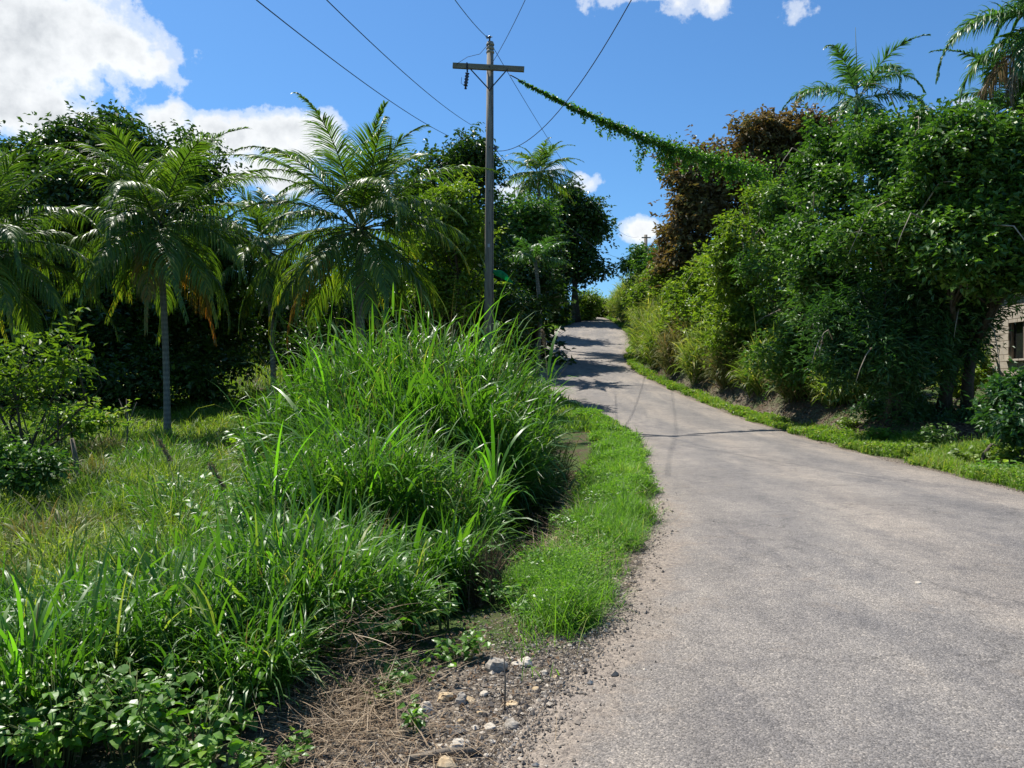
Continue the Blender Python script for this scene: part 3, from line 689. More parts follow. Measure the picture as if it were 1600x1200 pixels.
def limbs_mesh(base, lobes, r0, rng, origin, stems=1, fork=0.35):
    parts = []
    lob = np.array(lobes, float); top = lob[:, :3].mean(0)
    for s in range(stems):
        b = np.array(base, float) + (np.array([rng.randn() * 0.35, rng.randn() * 0.35, 0]) if stems > 1 else 0)
        f = b + (top - b) * fork; f[:2] += rng.randn(2) * 0.15
        path = np.array([b - [0, 0, 0.2], b + (f - b) * 0.5 + rng.randn(3) * [0.08, 0.08, 0], f])
        parts.append(tube(path, [r0 * 1.25, r0 * 0.95, r0 * 0.75], 8))
        for q in range(len(lob)):
            if stems > 1 and q % stems != s: continue
            e = lob[q, :3] + [0, 0, lob[q, 5] * 0.3]; mid = f + (e - f) * 0.5 + rng.randn(3) * 0.25
            parts.append(tube(np.array([f, mid, e]), [r0 * 0.6, r0 * 0.38, r0 * 0.12], 6))
            for j in range(5):
                dd = norm(rng.randn(3) + [0, 0, 0.4]); e2 = lob[q, :3] + dd * lob[q, 3:6] * 0.85
                parts.append(tube(np.array([mid, mid + (e2 - mid) * 0.5 + rng.randn(3) * 0.15, e2]), [r0 * 0.25, r0 * 0.16, r0 * 0.05], 5))
    V, Fq, T = cat_mesh(parts); return V - origin, Fq

def tree(name, label, cat, base, lobes, n, size, mat, seed, r0=0.18, group=None, stems=1, trunkmat=None, fork=0.35, stemsout=0, **kw):
    """base (px, Y) or xyz; lobes in picture units: (px, row, Y, rx_px, rz_px[, depth m])"""
    rng = np.random.RandomState(seed); L = []
    for q in lobes:
        px, row, y, rx, rz = q[:5]; c = P(px, row, y); sx, sz = rx / 1200 * y, rz / 1200 * y
        L.append((c[0], c[1], c[2], sx, q[5] if len(q) > 5 else (sx + sz) / 2, sz))
    bx = (base[0] - 800) / 1200 * base[1]; b = np.array([bx, base[1], float(H(bx, base[1]))])
    root = thing(name, label, cat, b, group)
    V, Fq = limbs_mesh(b, L, r0, rng, b, stems, fork)
    mesh_obj('trunk', V, Fq, trunkmat or M['bark'], root, None, True)
    V, Fq, T = crown_mesh(sublobes(L, rng), n, size, rng, b, **kw)
    mesh_obj('crown', V, Fq, mat, root, T)
    for k in range(stemsout):
        l = L[rng.randint(len(L))]; d = norm(np.array([rng.randn() * 0.8, -abs(rng.randn()), rng.uniform(-0.2, 1.0)]))
        c = np.array(l[:3]) + d * np.array(l[3:6]) * 0.8 - b; ln_ = rng.uniform(0.8, 1.9)
        e = c + (d * 0.6 + [rng.randn() * 0.3, -0.1, rng.uniform(-1.0, 0.4)]) * ln_; md = (c + e) / 2 + [0, -0.1, 0.25 * ln_]
        V, Fq, T = tube(np.array([c, (c * 0.3 + md * 0.7), md, (md * 0.4 + e * 0.6) + [0, 0, 0.05], e]), [0.022, 0.018, 0.014, 0.010, 0.004], 5)
        mesh_obj('bare_branch', V, Fq, M['paletwig'], root, None, True)
    return root

GT = 'dark trees of the wood behind the palms'
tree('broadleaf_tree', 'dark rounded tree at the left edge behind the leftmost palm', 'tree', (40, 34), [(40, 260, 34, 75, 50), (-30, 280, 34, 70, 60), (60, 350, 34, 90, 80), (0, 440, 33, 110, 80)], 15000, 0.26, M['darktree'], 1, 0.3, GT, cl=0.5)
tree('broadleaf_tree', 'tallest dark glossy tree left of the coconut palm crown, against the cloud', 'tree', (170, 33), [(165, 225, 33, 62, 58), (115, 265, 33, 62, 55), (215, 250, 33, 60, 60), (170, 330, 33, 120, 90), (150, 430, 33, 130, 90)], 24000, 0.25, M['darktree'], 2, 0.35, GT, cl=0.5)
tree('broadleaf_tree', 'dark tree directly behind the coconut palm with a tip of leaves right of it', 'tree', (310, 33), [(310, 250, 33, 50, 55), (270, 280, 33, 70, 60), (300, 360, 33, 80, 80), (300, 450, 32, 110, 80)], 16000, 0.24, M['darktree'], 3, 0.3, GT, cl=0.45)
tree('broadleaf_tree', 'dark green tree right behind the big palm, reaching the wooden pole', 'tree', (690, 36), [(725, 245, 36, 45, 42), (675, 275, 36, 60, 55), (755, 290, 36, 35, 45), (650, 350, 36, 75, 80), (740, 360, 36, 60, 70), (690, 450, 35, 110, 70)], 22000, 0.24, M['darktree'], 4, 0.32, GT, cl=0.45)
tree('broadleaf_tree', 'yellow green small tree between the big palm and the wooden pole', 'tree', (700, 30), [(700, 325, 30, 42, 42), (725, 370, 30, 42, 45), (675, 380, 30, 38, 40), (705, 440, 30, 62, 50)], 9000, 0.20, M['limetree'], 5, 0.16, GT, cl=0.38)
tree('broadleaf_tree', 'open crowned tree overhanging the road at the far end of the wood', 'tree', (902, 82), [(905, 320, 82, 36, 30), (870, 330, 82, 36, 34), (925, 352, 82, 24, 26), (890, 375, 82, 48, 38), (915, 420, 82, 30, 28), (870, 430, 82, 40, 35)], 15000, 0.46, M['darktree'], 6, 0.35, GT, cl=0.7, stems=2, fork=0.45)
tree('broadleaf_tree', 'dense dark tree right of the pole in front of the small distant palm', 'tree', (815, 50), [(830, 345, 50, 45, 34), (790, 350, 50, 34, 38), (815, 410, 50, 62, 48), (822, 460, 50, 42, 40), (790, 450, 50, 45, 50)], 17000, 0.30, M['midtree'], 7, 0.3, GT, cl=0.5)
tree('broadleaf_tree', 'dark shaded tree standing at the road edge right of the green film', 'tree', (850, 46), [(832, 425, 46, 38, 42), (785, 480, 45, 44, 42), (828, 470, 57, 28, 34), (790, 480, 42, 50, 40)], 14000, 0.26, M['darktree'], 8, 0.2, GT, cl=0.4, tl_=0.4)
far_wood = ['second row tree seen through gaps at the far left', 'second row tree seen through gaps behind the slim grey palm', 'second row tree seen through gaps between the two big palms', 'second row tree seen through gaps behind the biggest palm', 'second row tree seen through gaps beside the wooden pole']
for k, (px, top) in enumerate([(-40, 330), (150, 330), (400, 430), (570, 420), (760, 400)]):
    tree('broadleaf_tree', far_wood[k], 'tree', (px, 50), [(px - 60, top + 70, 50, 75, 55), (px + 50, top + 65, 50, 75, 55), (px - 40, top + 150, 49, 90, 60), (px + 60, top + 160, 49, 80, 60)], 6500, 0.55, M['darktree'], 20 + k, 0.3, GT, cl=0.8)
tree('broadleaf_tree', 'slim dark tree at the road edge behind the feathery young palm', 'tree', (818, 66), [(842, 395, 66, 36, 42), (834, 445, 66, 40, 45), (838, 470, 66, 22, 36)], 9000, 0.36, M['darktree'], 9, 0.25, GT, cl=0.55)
GU = 'shaded bushes under the trees of the wood'
under = [('wide black green bush at the left end under the trees', 20, 31, [(-20, 560, 30, 120, 90), (90, 580, 30, 110, 70)]),
         ('wide shaded bush left of the grey palm trunk', 180, 31, [(170, 520, 32, 90, 90), (200, 600, 30, 80, 60)]),
         ('shaded bush right of the grey palm trunk', 320, 32, [(310, 520, 33, 80, 90), (330, 590, 31, 60, 50)]),
         ('dark bush under the middle thin palm', 450, 37, [(430, 480, 38, 80, 80), (480, 540, 36, 70, 40)]),
         ('dark bush under the big palm, behind the grass mound', 590, 33, [(560, 490, 33, 90, 80), (640, 500, 33, 80, 70)]),
         ('dark bush at the foot of the wooden pole', 720, 33, [(720, 490, 33, 70, 60), (780, 500, 34, 45, 50)]),
         ('shaded bush beside the road, right of the pole foot', 765, 37, [(764, 515, 37, 34, 38), (750, 545, 35, 36, 28)]),
         ('low bush at the road edge where the tree shadows start', 800, 52, [(806, 505, 52, 28, 28), (868, 475, 78, 18, 28)]),
         ('pale low bush closing the wood where the road vanishes', 922, 85, [(915, 475, 85, 22, 22), (935, 480, 92, 20, 14)])]
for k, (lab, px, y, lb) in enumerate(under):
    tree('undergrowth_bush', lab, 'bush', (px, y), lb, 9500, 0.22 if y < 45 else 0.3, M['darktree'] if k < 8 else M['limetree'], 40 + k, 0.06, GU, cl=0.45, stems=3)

# copper brown tree and the hedge on the right
tree('copper_tree', 'large round tree with maroon brown leaves behind the hedge', 'tree', (1190, 49.0), [(1215, 215, 49.0, 65, 52), (1150, 240, 49.0, 62, 52), (1255, 235, 49.0, 50, 50), (1100, 290, 49.0, 66, 58), (1190, 310, 49.0, 100, 80), (1078, 350, 49.0, 56, 54), (1120, 410, 49.0, 70, 60), (1062, 400, 50.3, 44, 44)], 36000, 0.34, M['brown'], 60, 0.35, stemsout=5, cl=0.36, shell=0.7, per=26)
GH = 'shrubs and small trees of the overgrown roadside hedge'
tree('hedge_tree', 'yellow green vine hung shrub at the uphill end of the hedge', 'tree', (1125, 43.6), [(1105, 455, 43.6, 50, 50), (1065, 475, 44.9, 34, 36), (1135, 420, 42.2, 40, 50), (1080, 510, 43.6, 50, 50), (1120, 500, 40.9, 60, 50)], 15000, 0.26, M['limetree'], 61, 0.10, GH, stemsout=14, stems=3, cl=0.32, spiky=0.3)
tree('hedge_tree', 'tall spindly yellow green tree in front of the maroon tree', 'tree', (1170, 35.6), [(1190, 330, 35.6, 38, 45), (1150, 385, 34.0, 44, 60), (1205, 390, 35.6, 50, 50), (1160, 440, 35.6, 75, 70), (1200, 520, 34.3, 60, 50), (1150, 530, 34.3, 60, 40)], 20000, 0.22, M['limetree'], 62, 0.12, GH, stemsout=20, stems=4, cl=0.3, spiky=0.3)
tree('hedge_tree', 'mid green leafy tree left of centre in the hedge below the royal palm', 'tree', (1270, 28.8), [(1290, 260, 24.5, 70, 60), (1240, 325, 30.0, 46, 52), (1290, 350, 23.0, 85, 80), (1240, 440, 28.8, 80, 80), (1330, 430, 22.0, 80, 90), (1260, 540, 27.5, 80, 55)], 36000, 0.17, M['midtree'], 63, 0.16, GH, stemsout=7, stems=4, cl=0.27, spiky=0.22)
tree('hedge_tree', 'loose leafy tree with its top twigs in front of the royal palm trunk', 'tree', (1380, 24.4), [(1370, 215, 21.4, 55, 42), (1430, 215, 21.4, 45, 50), (1400, 280, 20.5, 80, 60), (1400, 370, 19.5, 95, 80), (1440, 320, 19.5, 80, 60)], 22000, 0.155, M['midtree'], 64, 0.14, GH, stemsout=7, stems=3, cl=0.25, spiky=0.3, shell=0.45)
tree('hedge_tree', 'broad dark bluish tree forming the shaded lower hedge', 'tree', (1400, 21.7), [(1380, 480, 20.2, 95, 80), (1440, 440, 20.2, 90, 80), (1340, 540, 20.2, 75, 70), (1430, 560, 19.6, 90, 60), (1480, 500, 20.2, 60, 80)], 34000, 0.21, M['bluebush'], 65, 0.12, GH, stemsout=7, stems=5, cl=0.26, asp=(0.16, 0.28), spiky=0.25)
tree('hedge_tree', 'bright topped tree at the right end of the hedge in front of the tall palms', 'tree', (1470, 21.5), [(1500, 215, 18.0, 50, 42), (1560, 245, 18.0, 60, 50), (1490, 280, 18.0, 60, 60), (1580, 330, 18.0, 80, 70), (1500, 370, 17.6, 90, 70), (1620, 280, 18.0, 60, 60), (1560, 420, 17.6, 70, 45)], 27000, 0.165, M['midtree'], 66, 0.16, GH, stemsout=7, stems=3, cl=0.27, spiky=0.25, shell=0.45)
tree('hedge_tree', 'dark leafy tree cut by the right edge of the picture above the house', 'tree', (1700, 21), [(1660, 360, 20, 80, 70), (1700, 440, 20, 80, 80), (1720, 300, 21, 90, 80)], 16000, 0.14, M['darktree'], 67, 0.15, GH, stemsout=7, stems=2, cl=0.3)
tree('hedge_tree', 'distant rounded green tree just left of the maroon tree on the hill', 'tree', (1010, 75), [(1015, 402, 75, 26, 22), (990, 415, 78, 20, 18), (1040, 410, 72, 24, 26), (1010, 430, 76, 34, 16)], 8000, 0.30, M['midtree'], 68, 0.2, GH, stemsout=7, cl=0.5)
tree('hedge_tree', 'low yellow green bush on top of the bank uphill', 'bush', (1060, 56), [(1045, 440, 52, 40, 32), (1010, 460, 56, 32, 26), (1070, 460, 48, 40, 36)], 11000, 0.22, M['limetree'], 69, 0.1, GH, stemsout=7, cl=0.4, stems=3)
GL = 'leafy shrubs at the foot of the hedge'
low = [('feathery pale green shrub at the foot of the hedge beside the bare bank', 1230, 32, [(1225, 545, 32, 42, 40), (1250, 575, 31, 32, 28)], M['bankgrass'], 0.14),
       ('low grassy shrub at the hedge foot above the bright verge', 1300, 27, [(1300, 590, 27, 46, 38), (1330, 620, 26, 40, 26)], M['midtree'], 0.12),
       ('dark low shrub in the shade between hedge and verge', 1420, 21.5, [(1400, 630, 22, 60, 30), (1470, 650, 20.5, 60, 26)], M['bluebush'], 0.11),
       ('glossy round leaved bush in front of the block house', 1580, 14.5, [(1590, 628, 14.5, 40, 34), (1640, 615, 14.5, 40, 50), (1600, 665, 14.2, 60, 34)], M['bluebush'], 0.13),
       ('sunlit little bush behind the hedge gap beside the house', 1505, 24, [(1500, 590, 24, 30, 26), (1520, 570, 25, 24, 40)], M['limetree'], 0.14)]
for k, (lab, px, y, lb, mt, sz) in enumerate(low):
    tree('low_shrub', lab, 'shrub', (px, y), lb, 7000, sz, mt, 80 + k, 0.04, GL, cl=0.2, stems=4)
# left sapling
tree('young_tree', 'bright green young tree with pointed leaves at the left edge of the field', 'tree', (40, 11.5), [(40, 540, 11.5, 48, 30), (100, 585, 11.4, 46, 24), (20, 590, 11.5, 60, 30), (110, 540, 11.6, 34, 22), (30, 640, 11.5, 50, 26), (90, 640, 11.4, 44, 20), (-40, 560, 11.5, 60, 60)], 900, 0.15, M['limetree'], 90, 0.045, cl=0.2, per=12, asp=(0.3, 0.42), shell=0.2, tmax=0.8)
tree('young_tree', 'thin low bush with dull yellowish leaves behind the young tree', 'bush', (140, 16), [(130, 650, 16, 50, 18), (90, 660, 16, 40, 20)], 1000, 0.12, M['vergedry'], 91, 0.03, cl=0.2, per=12, shell=0.2)
tree('young_tree', 'round leafy bush on the near field beside the dead stump', 'bush', (40, 10), [(60, 730, 10, 55, 28), (10, 740, 10, 50, 34)], 2200, 0.085, M['midtree'], 92, 0.03, cl=0.16, stems=3)

# ------------------------------------------------------------------ palms
def frond_mesh(L, e0, D, rng, nl=58, ll=0.85, lw=0.05, hang=0.8, tint=(0, 0.8), side_roll=0.0, plum=0.0, yel=0.0):
    """frond in its own frame: +x outward, z up. Returns leaflets and rachis."""
    S = 24; t = np.linspace(0, 1, S + 1); ang = e0 - D * t ** 1.7
    dx = np.cos((ang[1:] + ang[:-1]) / 2) * L / S; dz = np.sin((ang[1:] + ang[:-1]) / 2) * L / S
    px = np.concatenate([[0], np.cumsum(dx)]); pz = np.concatenate([[0], np.cumsum(dz)])
    sway = rng.uniform(-0.25, 0.25) * L; py = sway * t ** 2
    path = np.stack([px, py, pz], 1)
    tl = np.linspace(0.13, 0.995, nl); rows = []
    for sd in (-1, 1):
        tt = np.clip(tl + 0.008 * np.sin(tl * 60 + sd) + rng.randn(nl) * 0.005, 0, 1)
        b = np.stack([np.interp(tt, t, path[:, k]) for k in range(3)], 1)
        a = np.interp(tt, t, ang); T = np.stack([np.cos(a), np.zeros(nl), np.sin(a)], 1); U = np.stack([-np.sin(a), np.zeros(nl), np.cos(a)], 1)
        Sd = np.array([0, sd, 0.0])
        fwd = np.interp(tt, [0, 0.5, 1], [0.65, 0.95, 2.3]) + rng.randn(nl) * 0.08
        upc = rng.uniform(0.05, 0.3, nl) + plum * rng.uniform(-0.8, 0.9, nl)
        d0 = norm(T * fwd[:, None] + Sd + U * upc[:, None] + Sd * 0 + np.array([0, side_roll, 0]))
        ln = ll * np.sin(np.clip(0.25 + tt * 0.95, 0, 1) * PI) ** 0.6 * rng.uniform(0.8, 1.1, nl)
        ln = np.maximum(ln, 0.18 * ll)
        g_ = np.array([0, 0, -1.0]); pts_ = [b]; d = d0; cur = b; K = 4
        hg = hang * rng.uniform(0.6, 1.35, nl)[:, None]
        for q in range(K):
            d = norm(d + g_ * hg * (0.12 + 0.40 * q)); cur = cur + d * (ln / K)[:, None]; pts_.append(cur)
        Q = np.stack(pts_, 1)
        wv = norm(np.cross(d0, U) + rng.randn(nl, 3) * 0.4) ; w = lw * np.array([0.7, 1.0, 0.85, 0.5, 0.03])
        V = np.stack([Q + wv[:, None] * w[None, :, None] * 0.5, Q - wv[:, None] * w[None, :, None] * 0.5], 2).reshape(-1, 3)
        base = (np.arange(nl) * 2 * (K + 1))[:, None] + (np.arange(K) * 2)[None]
        Fq = np.stack([base, base + 1, base + 3, base + 2], -1).reshape(-1, 4)
        tn = tint[0] + (tint[1] - tint[0]) * rng.beta(2, 2, nl)
        tn = np.clip(tn + yel * np.clip(tt * 1.6 - 0.7, 0, 1) * rng.rand(nl), 0, 1)
        rows.append((V, Fq, np.repeat(tn, 2 * (K + 1))))
    rach = tube(path[::3], np.linspace(0.028, 0.006, len(path[::3])), 5)
    return cat_mesh(rows), rach, path

def palm(name, label, base_px, Yb, crown, L, seed, mat, nf=24, ll=0.85, lw=0.05, r0=0.13, group=None, hang=0.85, plum=0.0, e_lo=-0.8, e_hi=1.42, old=2, cocos=0, shaft=False, dens=100, cy=None, oldmat=None, Dm=1.0):
    rng = np.random.RandomState(seed); cpt = P(crown[0], crown[1], cy or Yb)
    bx = (base_px - 800) / 1200 * Yb; b = np.array([bx, Yb, float(H(bx, Yb))])
    root = thing(name, label, 'palm tree', b, group); top = cpt - b
    t = np.linspace(0, 1, 9)[:, None]; path = top * t + np.array([0.35 * rng.randn(), 0.2 * rng.randn(), 0]) * np.sin(t * PI) * 0.5; path[0, 2] -= 0.2
    V, Fq, T = tube(path, np.concatenate([[r0 * 1.5, r0 * 1.1], np.full(5, r0), [r0 * 0.95, r0 * 0.9]]), 12)
    mesh_obj('trunk', V, Fq, M['palmbark'], root, None, True)
    if shaft:
        V, Fq, T = tube(np.array([top - [0, 0, 0.1], top + [0, 0, 0.5], top + [0, 0, 1.1], top + [0, 0, 1.5]]), [r0 * 1.1, r0 * 0.95, r0 * 0.6, 0.04], 10)
        mesh_obj('crownshaft', V, Fq, M['straw_stem'], root, None, True); top = top + [0, 0, 1.2]
    ga = rng.uniform(0, 6)
    for k in range(nf):
        f = (k + 0.5) / nf; e0 = e_hi + (e_lo - e_hi) * f ** 0.9 + rng.randn() * 0.14
        az = ga + k * 2.39996 + rng.randn() * 0.12
        Dd = np.interp(f, [0, 0.2, 0.6, 1], [0.95, 1.3, 1.4, 0.95]) * Dm * rng.uniform(0.85, 1.2)
        isold = k >= nf - old
        tint = (0.1, 0.95) if f > 0.5 else (0, 0.85)
        lv, rc, pth = frond_mesh(L * np.interp(f, [0, 0.15, 1], [0.78, 1.0, 0.9]) * rng.uniform(0.85, 1.08), e0, Dd, rng, dens, ll, lw, hang * (1.5 if isold else 1) * np.interp(f, [0, 0.12, 0.35, 0.6, 1], [0.18, 0.35, 0.75, 1.1, 1.2]), tint, plum=plum, yel=1.0 if (f > 0.6 and k % 2 == 0) else 0.0)
        R3 = rotz(az)
        fr = mesh_obj('frond', lv[0] @ R3.T, lv[1], (oldmat or M['oldpalm']) if isold else mat, root, lv[2], True)
        st = mesh_obj('midrib', rc[0] @ R3.T, rc[1], M['straw_stem'], fr, None, True)
        fr.location = [float(v) for v in top + R3 @ np.array([0.08, 0, -0.25 * f])]
        if isold: fr['label'] = 'yellow and orange hanging old frond' if oldmat is None else 'withered brown hanging frond'
    for k in range(cocos):
        a = k * 2.4; bm_o = uv_ball(0.10, 0.13, 10, 7)
        c = mesh_obj('coconut', bm_o[0], bm_o[1], M['coconut'], root, None, True)
        c.location = [float(v) for v in top + np.array([math.cos(a) * 0.25, math.sin(a) * 0.25, -0.35 - 0.1 * (k % 2)])]
    return root

def uv_ball(r, rz, ns=10, nr=7):
    V = []; Fq = []
    for i in range(nr + 1):
        th = PI * i / nr
        for j in range(ns):
            a = 2 * PI * j / ns; s_ = math.sin(th) if 0 < i < nr else 0.02
            V.append((r * s_ * math.cos(a), r * s_ * math.sin(a), rz * math.cos(th)))
    for i in range(nr):
        for j in range(ns):
            k = (j + 1) % ns; Fq.append((i * ns + j, (i + 1) * ns + j, (i + 1) * ns + k, i * ns + k))
    return np.array(V), np.array(Fq)

GP = 'coconut palms of the wood'
palm('coconut_palm', 'coconut palm with a slim grey trunk and a yellow hanging frond above the field', 262, 22, (247, 345), 4.4, 5, M['palm'], 35, 1.15, 0.038, 0.09, GP, cocos=5, old=2)
palm('coconut_palm', 'biggest coconut palm, wide dark crown rising behind the grass mound', 568, 24.5, (562, 350), 5.2, 6, M['palm'], 37, 1.3, 0.042, 0.14, GP, cocos=6, old=1)
palm('coconut_palm', 'coconut palm cut by the left edge of the picture', -40, 19, (-30, 375), 4.1, 7, M['palm'], 32, 1.0, 0.036, 0.12, GP, old=1)
palm('coconut_palm', 'thin coconut palm between the two large palms, yellowish fronds', 428, 31, (418, 385), 4.3, 8, M['palm'], 29, 1.1, 0.042, 0.11, GP, old=1, e_hi=1.45)
palm('coconut_palm', 'small distant coconut palm against the sky right of the pole', 842, 58, (842, 270), 4.0, 9, M['palm'], 28, 1.0, 0.08, 0.14, GP, old=0, dens=40)
palm('feather_palm', 'young palm with upright pale fronds inside the dark trees by the road', 838, 42, (836, 405), 2.5, 10, M['royal'], 13, 0.7, 0.07, 0.10, GP, old=0, e_lo=0.2, dens=36)
GR = 'royal palms behind the hedge'
palm('royal_palm', 'royal palm with an upright spear and few arching fronds over the hedge', 1345, 50, (1340, 182), 6.6, 20, M['royal'], 15, 1.25, 0.085, 0.22, GR, plum=0.9, Dm=1.35, e_lo=-0.6, e_hi=1.25, old=0, shaft=True, hang=0.7)
palm('royal_palm', 'tall royal palm at the top right corner with a withered frond', 1655, 30, (1640, 70), 5.4, 21, M['royal'], 24, 1.15, 0.07, 0.22, GR, plum=0.9, Dm=1.3, e_lo=-0.8, e_hi=1.3, old=4, shaft=True, oldmat=M['deadpalm'])
palm('royal_palm', 'lower royal palm behind the right end of the hedge', 1600, 33, (1600, 215), 4.8, 22, M['royal'], 20, 1.1, 0.07, 0.2, GR, plum=0.9, e_lo=-0.5, old=0, shaft=True)
# unopened spear of the royal palm
c = P(1339, 165, 50)
for o in list(COL.objects):
    if o.name == 'royal_palm':
        V, Fq, T = tube(np.array([[0, 0, 0], [0, 0, 2.0], [-0.1, 0, 5.1]]), [0.06, 0.045, 0.01], 6)
        sp = mesh_obj('spear', V, Fq, M['straw_stem'], o, None, True)
        sp.location = [float(v) for v in (c - np.array(o.location))]

# ------------------------------------------------------------------ utility pole and lines
YP = 28.0
pb = P(763, 600, YP); pbz = float(H(pb[0], YP)); ptop = P(766, 66, YP)
pole = thing('utility_pole', 'tall weathered wooden utility pole with a single crossarm beside the grass mound', 'utility pole', (pb[0], YP, pbz))
O = np.array([pb[0], YP, pbz])
V, Fq, T = tube(np.array([[0, 0, -0.3], (ptop - O) * 0.35, (ptop - O) * 0.7, ptop - O - [0, 0, 0.0]]), [0.19, 0.17, 0.145, 0.12], 14)
mesh_obj('shaft', V, Fq, M['polewood'], pole, None, True)
a, b = P(708, 106, YP) - O, P(819, 112, YP) - O; mid = (a + b) / 2; d = b - a; ln = np.linalg.norm(d); th = math.atan2(d[2], d[0])
Ry = np.array([[math.cos(th), 0, -math.sin(th)], [0, 1, 0], [math.sin(th), 0, math.cos(th)]])
V, Fq, T = box(mid + [0, -0.2, 0], (ln, 0.12, 0.19), Ry); arm = mesh_obj('crossarm', V, Fq, M['armwood'], pole)
m = arm.modifiers.new('b', 'BEVEL'); m.width = 0.012; m.segments = 2
for px in (736, 793):
    V, Fq, T = tube(np.array([P(px, 113, YP) - O + [0, -0.27, 0], P(765, 143, YP) - O + [0, -0.17, 0]]), 0.022, 6)
    mesh_obj('brace', V, Fq, M['iron'], pole)
# spool insulators wound round the pole top
for k, row in enumerate((70, 76, 82)):
    c = P(766, row, YP) - O
    V, Fq, T = tube(np.array([c + [0, 0, -0.05], c + [0, 0, -0.02], c + [0, 0, 0.02], c + [0, 0, 0.05]]), [0.125, 0.15, 0.15, 0.125], 14); mesh_obj('pole_band', V, Fq, M['stone_grey'], pole, None, True)
c = P(765, 60, YP) - O
V, Fq, T = tube(np.array([c + [0, 0, -0.15], c + [0, 0, 0.0], c + [0, 0, 0.04], c + [0, 0, 0.08]]), [0.03, 0.03, 0.07, 0.05], 8)
mesh_obj('pin_insulator', V, Fq, M['porcelain'], pole, None, True)
V, Fq, T = cat_mesh([tube(np.array([c + [-0.1, 0, 0.02], c + [0.1, 0, 0.06]]), 0.02, 6), tube(np.array([c + [-0.12, 0, 0.09], c + [-0.08, 0, 0.0]]), 0.035, 6)])
mesh_obj('wire_clamp', V, Fq, M['lightmetal'], pole)
# cut-out fuse hanging below the arm
c = P(731, 122, YP) - O + np.array([0, -0.3, 0]); pts_ = []; rr = []
for k in range(9):
    pts_.append(c + [-0.02 * k * 0.4, 0, 0.05 - k * 0.055]); rr.append(0.045 if k % 2 else 0.085)
V, Fq, T = tube(np.array(pts_), rr, 12); fu = mesh_obj('fuse_insulator', V, Fq, M['porcelain'], pole, None, True)
V, Fq, T = cat_mesh([tube(np.array([pts_[-1], pts_[-1] + [0.0, 0, -0.12]]), [0.02, 0.05], 8), tube(np.array([c + [0, 0, 0.1], c + [-0.02, 0.03, 0.45]]), 0.03, 6), tube(np.array([pts_[-1] + [-0.03, 0, 0], pts_[-1] + [-0.16, 0, 0.08], pts_[-1] + [-0.14, 0, 0.3]]), 0.008, 5)])
mesh_obj('bracket', V, Fq, M['iron'], fu)
c = P(770, 232, YP) - O
V, Fq, T = cat_mesh([tube(np.array([c + [-0.1, 0, 0], c + [0.1, -0.05, 0]]), 0.03, 6), tube(np.array([c + [0.1, -0.05, -0.08], c + [0.1, -0.05, 0.08]]), 0.055, 8)])
mesh_obj('spool_insulator', V, Fq, M['porcelain'], pole)

V, Fq, T = tube(np.array([[0.15, -0.13, 0.2], P(770, 400, YP) - O + [0, -0.15, 0], P(770, 200, YP) - O + [0, -0.13, 0], P(769, 120, YP) - O + [0, -0.12, 0]]), 0.009, 5)
mesh_obj('ground_wire', V, Fq, M['iron'], pole, None, True)
for row in (350, 300, 232, 143, 109):
    V, Fq, T = tube(np.array([P(765, row, YP) - O + [0, -0.30 if row == 109 else -0.2, 0], P(765, row, YP) - O + [0, 0.1, 0]]), 0.022, 6); mesh_obj('bolt', V, Fq, M['iron'], pole)
V, Fq, T = box(P(764, 385, YP) - O + [0, -0.175, 0], (0.09, 0.02, 0.12)); mesh_obj('tag_plate', V, Fq, M['lightmetal'], pole)
V, Fq, T = tube(np.array([P(714, 107, YP) - O + [0, -0.27, 0.05], P(731, 100, YP) - O + [0, -0.25, 0.15], P(750, 88, YP) - O + [0, -0.2, 0], P(765, 70, YP) - O + [0, -0.15, 0]]), 0.009, 5)
mesh_obj('jumper_wire', V, Fq, M['cable'], pole, None, True)

# distant pole
c = P(1009, 378, 110); fb = np.array([c[0], 110.0, float(H(c[0], 110))])
fp = thing('utility_pole', 'distant small pole top sticking out above the trees uphill', 'utility pole', fb)
V, Fq, T = tube(np.array([[0, 0, -0.3], P(1009, 367, 110) - fb]), [0.3, 0.24], 10); mesh_obj('shaft', V, Fq, M['polewood'], fp, None, True)
V, Fq, T = box(P(1009, 372, 110) - fb + np.array([0, -0.35, 0]), (1.3, 0.12, 0.16)); mesh_obj('crossarm', V, Fq, M['armwood'], fp)

def wire(label, A, B, sag=0.4, r=0.012, name='power_line', group='overhead lines', mat='cable', n=24):
    t = np.linspace(0, 1, n)[:, None]; pth = A + (B - A) * t - np.array([0, 0, 1.0]) * (4 * sag * t * (1 - t))
    V, Fq, T = tube(pth, r, 5); o = mesh_obj(name, V, Fq, M[mat], None, None, True, loc=A)
    tag(o, label, 'overhead line', group); return pth
fp_top = P(1009, 370, 110)
